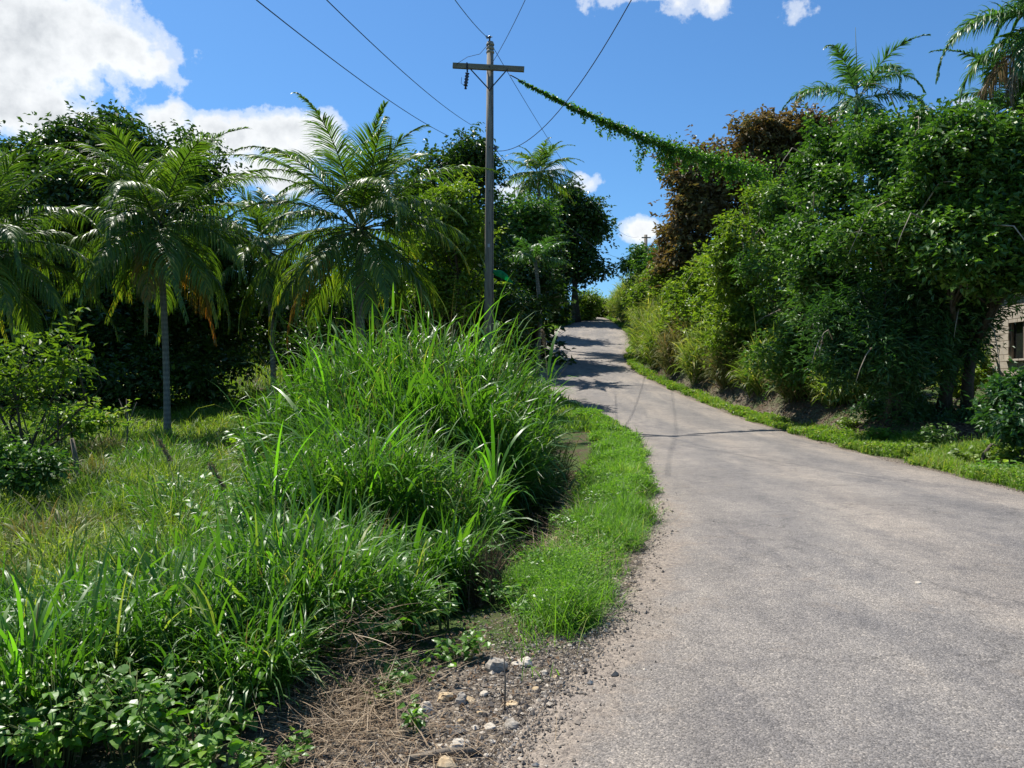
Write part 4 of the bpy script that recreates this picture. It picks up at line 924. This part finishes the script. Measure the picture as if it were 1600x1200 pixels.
# the lines from the upper left run off behind the wood and on to the distant pole
wire('lower of the two black lines crossing the sky to the tree tops', P(345, -45, 14), P(700, 212, 38), 0.25, 0.013)
wire('upper of the two black lines left of the pole, ending behind it', P(460, -50, 14), P(738, 196, 38), 0.25, 0.012)
wire('line coming from the top edge down to the insulator on the pole top', P(690, -30, 18), P(763, 60, YP), 0.1, 0.012)
wire('line running from the pole top down to the distant pole', P(767, 68, YP), fp_top + np.array([-1.0, 0, 0]), 2.2, 0.011)
wire('thin line from the top edge behind the crossarm to the pole', P(832, -25, 20), P(768, 100, YP), 0.1, 0.010)
wire('slack line from the top right down to the spool insulator on the pole', P(1000, -25, 16), P(777, 236, YP), 0.9, 0.012)
wire('line running from the spool insulator away above the road to the distant pole', P(776, 236, YP), fp_top + np.array([1.0, 0, -0.6]), 3.2, 0.011)
wire('thin stay between the pole and the dark tree behind it', P(770, 234, YP), P(820, 300, 40), 0.1, 0.012)

# vine covered cable
A, B = P(797, 117, YP - 0.1), P(1195, 268, 31.0)
t = np.linspace(0, 1, 60)[:, None]; pth = A + (B - A) * t - np.array([0, 0, 1.0]) * (4 * 0.42 * t * (1 - t)) * 1.0
vroot = thing('vine_covered_cable', 'cable draped in green climbing vine running from the crossarm down to the hedge', 'vine cable', A, 'overhead lines')
V, Fq, T = tube(pth, 0.02, 6); mesh_obj('cable', V - A, Fq, M['cable'], vroot, None, True)
rng = np.random.RandomState(77); n = 6500
tt = rng.rand(n) ** 0.72; tt = 0.03 + tt * 0.97
rad = np.interp(tt, [0, 0.1, 0.3, 0.5, 0.7, 1], [0.015, 0.05, 0.11, 0.20, 0.30, 0.5])
c = np.stack([np.interp(tt, t[:, 0], pth[:, k]) for k in range(3)], 1)
lump = 0.45 + 1.1 * np.abs(np.sin(tt * 33) * np.sin(tt * 71 + 1)) ** 0.8
off = rng.randn(n, 3) * rad[:, None] * 0.5 * lump[:, None]; off[:, 2] -= rad * 0.5 * rng.rand(n)
C = c + off
hangs = []
for (th_, ln_, m_) in [(0.48, 1.35, 150), (0.495, 0.9, 90), (0.56, 1.3, 220), (0.585, 1.0, 160), (0.61, 0.8, 130), (0.60, 0.6, 110), (0.66, 0.8, 140), (0.75, 0.8, 150), (0.33, 0.5, 60), (0.37, 0.5, 60), (0.85, 0.9, 160), (0.27, 0.25, 30)]:
    cc = np.array([np.interp(th_, t[:, 0], pth[:, k]) for k in range(3)])
    q = rng.rand(m_) ** 1.3; hangs.append(cc + np.stack([rng.randn(m_) * (0.13 - 0.09 * q), rng.randn(m_) * 0.09, -q * ln_ - 0.1], 1))
C = np.concatenate([C] + hangs); n = len(C)
N = rng.randn(n, 3) * 0.6 + [0, -0.3, 0.7]; D = rng.randn(n, 3) * 0.6 + [0, 0, -0.8]
L = rng.uniform(0.07, 0.15, n); V, Fq, T = leaves(C - A, N, D, L, L * rng.uniform(0.6, 0.9, n), rng.beta(2, 2, n))
mesh_obj('foliage', V, Fq, M['vine'], vroot, T)

# green film caught on the pole
A, B = P(770, 424, YP - 0.25), P(801, 441, YP - 0.4)
nS = 12; t = np.linspace(0, 1, nS + 1); V = []
for q in t:
    c = A + (B - A) * q + np.array([0, 0.06 * math.sin(q * 9), 0.10 * math.sin(q * PI)]); hh = 0.05 + 0.12 * math.sin(min(1, q * 1.1) * PI) ** 0.6
    V += [c + [0, 0, hh * 0.6], c + [0.02, -0.08 - 0.02 * math.sin(q * 14), 0], c + [0.0, 0.02, -hh]]
V = np.array(V); V = np.concatenate([V, V + np.array([0, 0.006, 0])]); Fq = []; K3 = 3 * (nS + 1)
for k in range(nS):
    for j in range(2):
        a_ = k * 3 + j; Fq.append((a_, a_ + 1, a_ + 4, a_ + 3)); Fq.append((K3 + a_, K3 + a_ + 3, K3 + a_ + 4, K3 + a_ + 1))
o = mesh_obj('plastic_film', V, Fq, M['film'], None, None, True, loc=A); tag(o, 'strip of bright green plastic film hanging from the wooden pole', 'plastic strip')

# ------------------------------------------------------------------ house on the right
hr = math.radians(-88); h0 = P(1548, 600, 25); hz = float(H(h0[0], 25)) - 0.2
house = thing('block_house', 'pale concrete block house half hidden behind the right end of the hedge', 'house', (h0[0], 25, hz)); house.rotation_euler = (0, 0, hr)
def wallpiece(x0, x1, z0, z1): return box(((x0 + x1) / 2, 0.1, (z0 + z1) / 2), (x1 - x0, 0.2, z1 - z0))
Hh = 3.6
V, Fq, T = cat_mesh([wallpiece(0, 0.85, 0, Hh), wallpiece(0.85, 2.05, 0, 1.55), wallpiece(0.85, 2.05, 2.75, Hh), wallpiece(2.05, 6.5, 0, Hh),
                     box((0.1, 3.35, Hh / 2), (0.2, 6.28, Hh)), box((6.4, 3.35, Hh / 2), (0.2, 6.28, Hh)), box((3.25, 6.6, Hh / 2), (6.5, 0.2, Hh))])
mesh_obj('wall', V, Fq, M['block'], house)
V, Fq, T = box((1.45, 0.14, 2.15), (1.19, 0.02, 1.19)); w = mesh_obj('window', V, Fq, M['window_dark'], house)
V, Fq, T = cat_mesh([box((0.88, 0.1, 2.15), (0.06, 0.1, 1.18)), box((2.02, 0.1, 2.15), (0.06, 0.1, 1.18)), box((1.45, 0.1, 2.15), (0.05, 0.08, 1.18))]); mesh_obj('frame', V, Fq, M['deadwood'], w)
V, Fq, T = box((1.45, -0.02, 1.58), (1.4, 0.2, 0.06)); mesh_obj('sill', V, Fq, M['block'], w)
V = np.array([[-0.5, -0.12, Hh + 0.02], [7.0, -0.12, Hh + 0.02], [7.0, 7.2, Hh + 0.02], [-0.5, 7.2, Hh + 0.02], [-0.5, 3.35, Hh + 1.4], [7.0, 3.35, Hh + 1.4],
              [-0.5, -0.12, Hh + 0.12], [7.0, -0.12, Hh + 0.12], [7.0, 7.2, Hh + 0.12], [-0.5, 7.2, Hh + 0.12], [-0.5, 3.35, Hh + 1.5], [7.0, 3.35, Hh + 1.5]])
Fq = np.array([[0, 1, 5, 4], [2, 3, 4, 5], [6, 10, 11, 7], [8, 11, 10, 9], [0, 6, 7, 1], [2, 8, 9, 3], [0, 4, 10, 6], [3, 9, 10, 4], [1, 7, 11, 5], [2, 5, 11, 8]])
mesh_obj('roof', V, Fq, M['zinc'], house)

# ------------------------------------------------------------------ stones, sticks, seedlings
def stone(px, row, wpx, label, mat, seed, flat=0.65, onroad=False, ell=1.0):
    Yy = CAMZ * 1200 / (row - 600.0); x = (px - 800) / 1200 * Yy; rng = np.random.RandomState(seed)
    r = wpx / 1200 * Yy / 2 * 1.3
    V, Fq = uv_ball(1, 1, 12, 9); d = norm(V)
    f = np.ones(len(V))
    for _ in range(9):
        pl = norm(rng.randn(3)); c = rng.uniform(0.55, 0.9); dd = d @ pl
        f = np.minimum(f, np.where(dd > 0.05, c / np.maximum(dd, 0.05), 9))
    f *= 1 + 0.05 * rng.randn(len(V)); f[:12] = f[0]; f[-12:] = f[-1]
    V = d * f[:, None] * r * np.array([1, ell, flat]); V = V @ rotz(rng.uniform(0, 6)).T
    z = (float(roadZ(Yy)) + 0.02) if onroad else float(H(x, Yy))
    o = mesh_obj('stone', V, Fq, M[mat], None, None, False); o.location = (x, Yy, z + r * flat * 0.22)
    tag(o, label, 'stone', 'loose stones on the road shoulder'); return o
stone(695, 1083, 24, 'tan oval stone under the weeds, left end of the stone row', 'stone_tan', 1)
stone(667, 1099, 22, 'pale round stone with a green leaf beside it, left of the tan oval stone', 'stone_pale', 2)
stone(719, 1090, 20, 'upright grey pointed stone beside the tan oval stone', 'stone_grey', 3, 1.1)
stone(735, 1086, 14, 'small yellowish stone right of the upright grey stone', 'stone_tan', 4)
stone(777, 1038, 30, 'larger grey slab stone at the edge of the weeds behind the thin twig', 'stone_grey', 5, 0.8)
stone(821, 1030, 22, 'cream stone beside the grass, farthest right of the stones', 'stone_pale', 6, 0.7)
stone(805, 1032, 12, 'small cream stone between the grey slab and the farthest right stone', 'stone_pale', 7)
stone(757, 1077, 12, 'small white stone in the middle of the gravel', 'stone_pale', 8)
stone(800, 1092, 16, 'flat tan stone at the foot of the thin twig', 'stone_tan', 9, 0.45)
stone(800, 1124, 24, 'dull beige stone near the asphalt edge', 'stone_grey', 10, 0.6)
stone(766, 1127, 16, 'small pale stone left of the dull beige stone', 'stone_pale', 11, 0.5)
stone(709, 1135, 34, 'black lump of old asphalt among the stones', 'stone_dark', 12, 0.35)
stone(688, 1161, 20, 'white stone with a dark face, left of the largest white stone', 'stone_pale', 13, 0.8)
stone(714, 1160, 32, 'largest white stone of the near shoulder', 'stone_pale', 14, 0.6, ell=0.7)
stone(729, 1152, 14, 'small white stone touching the largest white stone', 'stone_pale', 15)
stone(696, 1190, 30, 'round pinkish tan stone nearest the viewer', 'stone_tan', 16, 0.75)
stone(1435, 917, 9, 'single small white stone lying on the open asphalt', 'stone_pale', 17, 0.7, True)
for k, (px, row, w) in enumerate([(750, 1105, 9), (770, 1150, 10), (850, 1075, 9), (838, 1068, 10), (790, 1148, 8), (742, 1128, 9), (870, 1050, 9), (830, 1100, 8), (760, 1170, 9), (720, 1118, 9), (850, 1045, 12), (890, 870, 16), (903, 880, 12), (925, 905, 12), (1025, 790, 10), (870, 830, 14)]):
    o = stone(px, row, w, 'small pale pebble scattered on the gravel shoulder', 'stone_pale' if k % 3 else 'stone_tan', 40 + k); o.name = 'pebble'
    o['category'] = 'pebble'; o['group'] = 'pebbles scattered on the gravel shoulder'
# sticks
def stick(pth, r, label, name='stick', mat='deadwood'):
    V, Fq, T = tube(np.array(pth), r, 7); o = mesh_obj(name, V, Fq, M[mat], None, None, True, loc=np.array(pth[0])); tag(o, label, 'stick'); return o
A = P(637, 1183, 3.3); B = P(752, 1172, 3.36); z = float(H(A[0], 3.3)) + 0.02
stick([[A[0], 3.3, z], [(A[0] + B[0]) / 2, 3.34, z + 0.01], [B[0], 3.38, z]], [0.014, 0.017, 0.012], 'brown rotten stick lying beside the white stones')
A = P(788, 1100, 3.84); zz = float(H(A[0], 3.84))
stick([[A[0], 3.84, zz - 0.05], [A[0] + 0.005, 3.85, zz + 0.12], [A[0] - 0.003, 3.84, zz + 0.3]], [0.006, 0.005, 0.002], 'thin dark dead twig standing upright in the gravel', 'dead_twig')
A = P(118, 770, 12.3); zz = float(H(A[0], 12.3))
stick([[A[0], 12.3, zz - 0.1], [A[0] + 0.02, 12.3, zz + 0.6], [A[0] - 0.06, 12.3, zz + 1.0]], [0.05, 0.04, 0.03], 'short dark dead stump standing in the field', 'dead_stump')
for k, (px, y, h, lab) in enumerate([(196, 17, 1.5, 'thin forked bare sapling stem before the dark wood'), (170, 18, 1.2, 'leaning bare stem left of the thin forked sapling')]):
    x = (px - 800) / 1200 * y; zz = float(H(x, y))
    parts = [tube(np.array([[0, 0, -0.1], [0.05, 0, h * 0.6], [0.02, 0, h]]), [0.025, 0.018, 0.008], 6), tube(np.array([[0.05, 0, h * 0.6], [0.25, 0, h * 0.95]]), [0.014, 0.006], 5), tube(np.array([[0.03, 0, h * 0.7], [-0.2, 0.1, h * 1.0]]), [0.012, 0.005], 5)]
    V, Fq, T = cat_mesh(parts); o = mesh_obj('bare_sapling', V, Fq, M['deadwood'], None, None, True); o.location = (x, y, zz); tag(o, lab, 'sapling')
# broadleaf weeds
def weed(px, y, h, w, n, size, label, seed, mat='weed', group='leafy weeds along the near field edge', name='leafy_weed', yellow=0.0):
    rng = np.random.RandomState(seed); x = (px - 800) / 1200 * y; b = np.array([x, y, float(H(x, y))])
    root = thing(name, label, 'weed', b, group); parts = []; C = []; D = []
    ns = max(2, int(n / 9))
    for s in range(ns):
        a = rng.uniform(0, 2 * PI); e = np.array([math.cos(a) * w * rng.rand() ** 0.5, math.sin(a) * w * rng.rand() ** 0.5, h * rng.uniform(0.5, 1.1)])
        m_ = e * 0.5 + np.array([0, 0, h * 0.15]); pth = np.array([[e[0] * 0.3, e[1] * 0.3, -0.02], m_, e]); parts.append(tube(pth, [0.004, 0.003, 0.0015], 5))
        for j in range(9):
            q = rng.uniform(0.3, 1); p_ = (1 - q) ** 2 * pth[0] + 2 * q * (1 - q) * pth[1] + q * q * pth[2]
            aa = rng.uniform(0, 2 * PI); C.append(p_); D.append([math.cos(aa), math.sin(aa), rng.uniform(-0.3, 0.35)])
    V, Fq, T = cat_mesh(parts); mesh_obj('stem', V, Fq, M['straw_stem'], root, None, True)
    C = np.array(C); D = np.array(D); n = len(C); C = C + D * 0.015
    N = rng.randn(n, 3) * 0.35 + [0, -0.15, 1]; L = rng.uniform(0.6, 1.3, n) * size; t_ = rng.beta(2, 2, n) * 0.9
    # six point leaf outline folded on its midrib
    N = norm(N); D = norm(D - N * np.sum(D * N, -1, keepdims=True)); S_ = np.cross(N, D); L1 = L[:, None]; W1 = L1 * rng.uniform(0.55, 0.85, (n, 1))
    b0 = C; c1 = C + D * L1 * 0.35; c2 = C + D * L1 * 0.7 - N * L1 * 0.05; tp = C + D * L1 - N * L1 * 0.16
    up_ = N * W1 * 0.16
    vs = [b0, c1, c2, tp, c1 + S_ * W1 * 0.5 + up_, c2 + S_ * W1 * 0.33 + up_ * 0.7, c1 - S_ * W1 * 0.5 + up_, c2 - S_ * W1 * 0.33 + up_ * 0.7]
    V = np.stack(vs, 1).reshape(-1, 3); i = (np.arange(n) * 8)[:, None, None]
    f = np.array([[0, 1, 4, 4], [1, 2, 5, 4], [2, 3, 5, 5], [0, 6, 1, 1], [1, 6, 7, 2], [2, 7, 3, 3]])
    Fq = (f[None] + i).reshape(-1, 4)
    mesh_obj('foliage', V, Fq, M[mat], root, np.repeat(t_, 8)); return root
weeds = [
 (420, 3.25, 0.12, 0.2, 150, 0.04, 'low weed in front of the matted straw at the very bottom'),
 (310, 3.2, 0.25, 0.22, 260, 0.05, 'leafy weed at the bottom edge between the straw and the thick broad leaved weed'),
 (590, 3.9, 0.12, 0.15, 90, 0.04, 'small weed sprouting through the right side of the straw'),
 (900, 8.2, 0.25, 0.35, 260, 0.045, 'feathery weed on the verge beside the brown litter'),
 (950, 9.6, 0.28, 0.4, 260, 0.05, 'taller leafy weed on the verge at the road bend'),
 (960, 12.0, 0.25, 0.4, 260, 0.055, 'leafy weed at the far end of the bright verge'),
 (650, 3.6, 0.16, 0.07, 36, 0.05, 'small bright green seedling alone on the gravel left of the black lump'),
 (640, 4.15, 0.14, 0.22, 120, 0.05, 'low bright weed patch at the ditch mouth behind the tan oval stone'),
 (720, 4.5, 0.16, 0.2, 110, 0.05, 'low leafy weed left of the grey slab stone'),
 (560, 4.35, 0.3, 0.25, 90, 0.075, 'leafy vine weed below the front grass clump above the straw'),
 (470, 4.3, 0.42, 0.25, 120, 0.08, 'heart leaved vine climbing in the grass left of the straw'),
 (360, 3.5, 0.28, 0.2, 110, 0.055, 'pale broad leaved weed beside the straw at the picture bottom'),
 (210, 3.35, 0.34, 0.28, 330, 0.055, 'thick broad leaved weed at the bottom, left of the straw'),
 (90, 3.3, 0.38, 0.28, 360, 0.055, 'dense leafy weed close to the bottom left corner'),
 (10, 3.4, 0.4, 0.25, 280, 0.055, 'leafy weed in the very corner at the bottom left'),
 (270, 4.0, 0.36, 0.28, 280, 0.055, 'leafy weed behind the thick broad leaved one'),
 (400, 3.9, 0.3, 0.2, 170, 0.055, 'round leaved weed between grass tuft and straw'),
 (700, 5.1, 0.3, 0.18, 60, 0.07, 'weed with large split leaves standing in the dark ditch mouth'),
 (800, 5.6, 0.22, 0.3, 190, 0.05, 'leafy weed patch at the lower end of the bright verge'),
 (850, 5.3, 0.16, 0.25, 150, 0.045, 'low feathery weed at the verge tip next to the gravel'),
 (850, 6.6, 0.22, 0.3, 190, 0.05, 'leafy weed midway on the bright verge'),
 (930, 7.2, 0.2, 0.3, 190, 0.045, 'feathery light green weed near the asphalt on the verge'),
 (345, 7.6, 0.75, 0.5, 240, 0.09, 'taller leafy bush weed in the field left of the mound'),
 (300, 9.5, 0.7, 0.5, 240, 0.10, 'leafy weed in the field between the stump and the mound'),
 (420, 13.0, 1.2, 0.8, 420, 0.12, 'climbing leafy weed on the far left slope of the mound'),
]
for k, w in enumerate(weeds):
    weed(*w, 500 + k)
rw = [(1325, 22.6, 0.45, 'leafy weed on the right verge where the dry bank ends'), (1372, 19.5, 0.5, 'leafy weed at the shade line of the right verge'), (1430, 16.6, 0.35, 'small weed halfway along the right verge'),
      (1470, 17.2, 0.6, 'tall weed in the shade behind the right verge'), (1520, 15.0, 0.4, 'weed on the right verge below the glossy bush'), (1560, 13.2, 0.3, 'weed nearest the asphalt at the right edge of the picture'),
      (1590, 14.0, 0.45, 'weed at the right edge of the picture under the glossy bush'), (1235, 29.5, 0.5, 'weed on the right verge beside the bare bank'), (1180, 34.0, 0.6, 'weed by the bare bank at the foot of the dry grass'), (1540, 17.5, 0.7, 'big leafy weed in the shade left of the glossy bush')]
for k, (px, y, h, lab) in enumerate(rw):
    weed(px, y, h, 0.45, 300, 0.10, lab, 560 + k, 'midtree' if k in (3, 9) else 'verge' if k % 2 else 'limetree', 'leafy weeds on the right verge')
# dead grass stalks in the ditch, and seed plumes
rng = np.random.RandomState(9); n = 260; x0, y0 = -0.22, 5.9
B = np.stack([x0 + rng.randn(n) * 0.07, y0 + rng.randn(n) * 0.1, np.full(n, float(H(x0, y0)))], 1)
V, Fq, T = blades(B, rng.uniform(0, 6.28, n), rng.uniform(0.35, 0.65, n), rng.uniform(0.004, 0.008, n), rng.uniform(0, 0.25, n), rng.uniform(0, 1.2, n), rng.rand(n) * 0.6, rng, 4)
o = mesh_obj('dead_grass_tuft', V, Fq, M['litter'], None, T, loc=B[0]); tag(o, 'upright brown dead grass tuft standing in the dark ditch', 'grass clump')
for k, (px, row, y, lab) in enumerate([(340, 745, 7.5, 'pinkish foxtail seed head leaning over the field grass'), (258, 705, 9, 'pale drooping seed plume low over the field'), (850, 530, 12, 'straw coloured seed plume on the mound edge against the road')]):
    tp = P(px, row, y); bx = tp[0] + 0.15; b = np.array([bx, y, float(H(bx, y))]); root = thing('seed_plume', lab, 'seed head', b, 'grass seed plumes')
    rng = np.random.RandomState(600 + k); e = tp - b
    V, Fq, T = tube(np.array([[0, 0, 0], e * 0.5 + [0.05, 0, 0.1], e]), [0.005, 0.004, 0.002], 5); mesh_obj('stem', V, Fq, M['straw'], root, np.full(len(V), 0.5), True)
    n = 260; q = rng.uniform(-0.14, 0.14, n); dv = norm(e * [1.5, 1, 0.4]); C = e + dv * q[:, None]
    V, Fq, T = leaves(C, rng.randn(n, 3), rng.randn(n, 3) + dv * 1.2, np.full(n, 0.045), np.full(n, 0.008), rng.rand(n)); mesh_obj('foliage', V, Fq, M['straw'], root, T)

# ------------------------------------------------------------------ light, sky, camera
SUN_EL, sx, sy = math.radians(60), -0.68, 0.73
sd = np.array([sx, sy]) / math.hypot(sx, sy)
to_sun = np.array([sd[0] * math.cos(SUN_EL), sd[1] * math.cos(SUN_EL), math.sin(SUN_EL)])
from mathutils import Vector
su = bpy.data.lights.new('sun', 'SUN'); su.energy = 5.0; su.angle = math.radians(0.53); su.color = (1.0, 0.95, 0.87)
so = bpy.data.objects.new('sun', su); COL.objects.link(so); so.rotation_euler = Vector(to_sun).to_track_quat('Z', 'Y').to_euler(); so.location = (0, 0, 30)

w = bpy.data.worlds.new('World'); sc.world = w; w.use_nodes = True; nt = w.node_tree; nt.nodes.clear()
out = nt.nodes.new('ShaderNodeOutputWorld'); bg = nt.nodes.new('ShaderNodeBackground'); bg.inputs['Strength'].default_value = 0.07
sky = nt.nodes.new('ShaderNodeTexSky'); sky.sky_type = 'NISHITA'; sky.sun_disc = False
sky.sun_elevation = SUN_EL; sky.sun_rotation = math.atan2(to_sun[0], to_sun[1]); sky.altitude = 200
sky.air_density = 1.1; sky.dust_density = 0.5; sky.ozone_density = 2.2
tc = nt.nodes.new('ShaderNodeTexCoord'); G = tc.outputs['Generated']
blobs = [  # centre (px, row) and size of each cloud seen from here, in degrees-like units; amount
 (10, 60, 270, 135, 1.0), (190, 80, 75, 60, 0.9), (225, 105, 60, 45, 0.9), (20, 160, 180, 60, 0.9), (260, 185, 70, 34, 0.8), (330, 215, 100, 45, 0.85), (465, 215, 90, 50, 0.9), (400, 270, 130, 40, 0.7),
 (910, 285, 48, 26, 0.75), (800, 305, 55, 32, 0.75), (870, 268, 30, 18, 0.6), (1003, 358, 46, 26, 0.85), (1085, 5, 75, 34, 0.62), (1255, 15, 60, 26, 0.5), (1000, -20, 120, 30, 0.6), (1500, 165, 60, 22, 0.5)]
nz = noise(nt, G, 5.5, 12, 0.60); nz2 = noise(nt, G, 17, 8, 0.6); nz3 = noise(nt, G, 45, 6, 0.6)
tot = None
for (px, row, rx, rz_, am) in blobs:
    v = np.array([(px - 800) / 1200, 1, (600 - row) / 1200]); nn = np.linalg.norm(v); v /= nn
    s1 = nt.nodes.new('ShaderNodeVectorMath'); s1.operation = 'SUBTRACT'; nt.links.new(G, s1.inputs[0]); s1.inputs[1].default_value = v
    s2 = nt.nodes.new('ShaderNodeVectorMath'); s2.operation = 'MULTIPLY'; nt.links.new(s1.outputs[0], s2.inputs[0])
    kx, kz = 1200 * nn / rx, 1200 * nn / rz_; s2.inputs[1].default_value = (kx, kx, kz)
    s3 = nt.nodes.new('ShaderNodeVectorMath'); s3.operation = 'LENGTH'; nt.links.new(s2.outputs[0], s3.inputs[0])
    m_ = math_n(nt, 'MULTIPLY', math_n(nt, 'SUBTRACT', 1.35, s3.outputs['Value'], True), am)
    tot = m_ if tot is None else math_n(nt, 'MAXIMUM', tot, m_)
nn_ = math_n(nt, 'ADD', math_n(nt, 'MULTIPLY', math_n(nt, 'SUBTRACT', nz, 0.5), 2.6), math_n(nt, 'ADD', math_n(nt, 'MULTIPLY', math_n(nt, 'SUBTRACT', nz2, 0.5), 2.2), math_n(nt, 'MULTIPLY', math_n(nt, 'SUBTRACT', nz3, 0.5), 1.0)))
dens = math_n(nt, 'ADD', tot, math_n(nt, 'MULTIPLY', nn_, 0.5))
mask = ramp(nt, dens, [(0.36, (0, 0, 0)), (0.50, (0.5, 0.5, 0.5)), (0.72, (1, 1, 1))], 'EASE')
gate = math_n(nt, 'GREATER_THAN', tot, 0.01)
mk = math_n(nt, 'MULTIPLY', mask, gate)
body = ramp(nt, math_n(nt, 'ADD', math_n(nt, 'MULTIPLY', dens, 0.5), math_n(nt, 'MULTIPLY', nz2, 0.25)), [(0.40, (9.2, 9.4, 9.6)), (0.55, (7.6, 7.9, 8.2)), (0.78, (4.6, 4.95, 5.4))])
skc = mix(nt, 1.0, sky.outputs[0], (0.58, 0.96, 1.28), 'MULTIPLY')
col = mix(nt, mk, skc, body)
nt.links.new(col, bg.inputs['Color']); nt.links.new(bg.outputs[0], out.inputs['Surface'])

cam = bpy.data.cameras.new('camera'); co = bpy.data.objects.new('camera', cam); COL.objects.link(co)
co.location = (0, 0, CAMZ); co.rotation_euler = (PI / 2, 0, 0); cam.sensor_width = 36; cam.lens = 27; cam.clip_end = 3000; cam.clip_start = 0.05
sc.camera = co
sc.view_settings.view_transform = 'Standard'; sc.view_settings.look = 'None'; sc.view_settings.gamma = 1; sc.view_settings.exposure = 0.7
sc.view_settings.use_curve_mapping = False
sc.cycles.max_bounces = 6; sc.cycles.diffuse_bounces = 3; sc.cycles.glossy_bounces = 2; sc.cycles.transmission_bounces = 3; sc.cycles.transparent_max_bounces = 4
sc.cycles.use_denoising = True
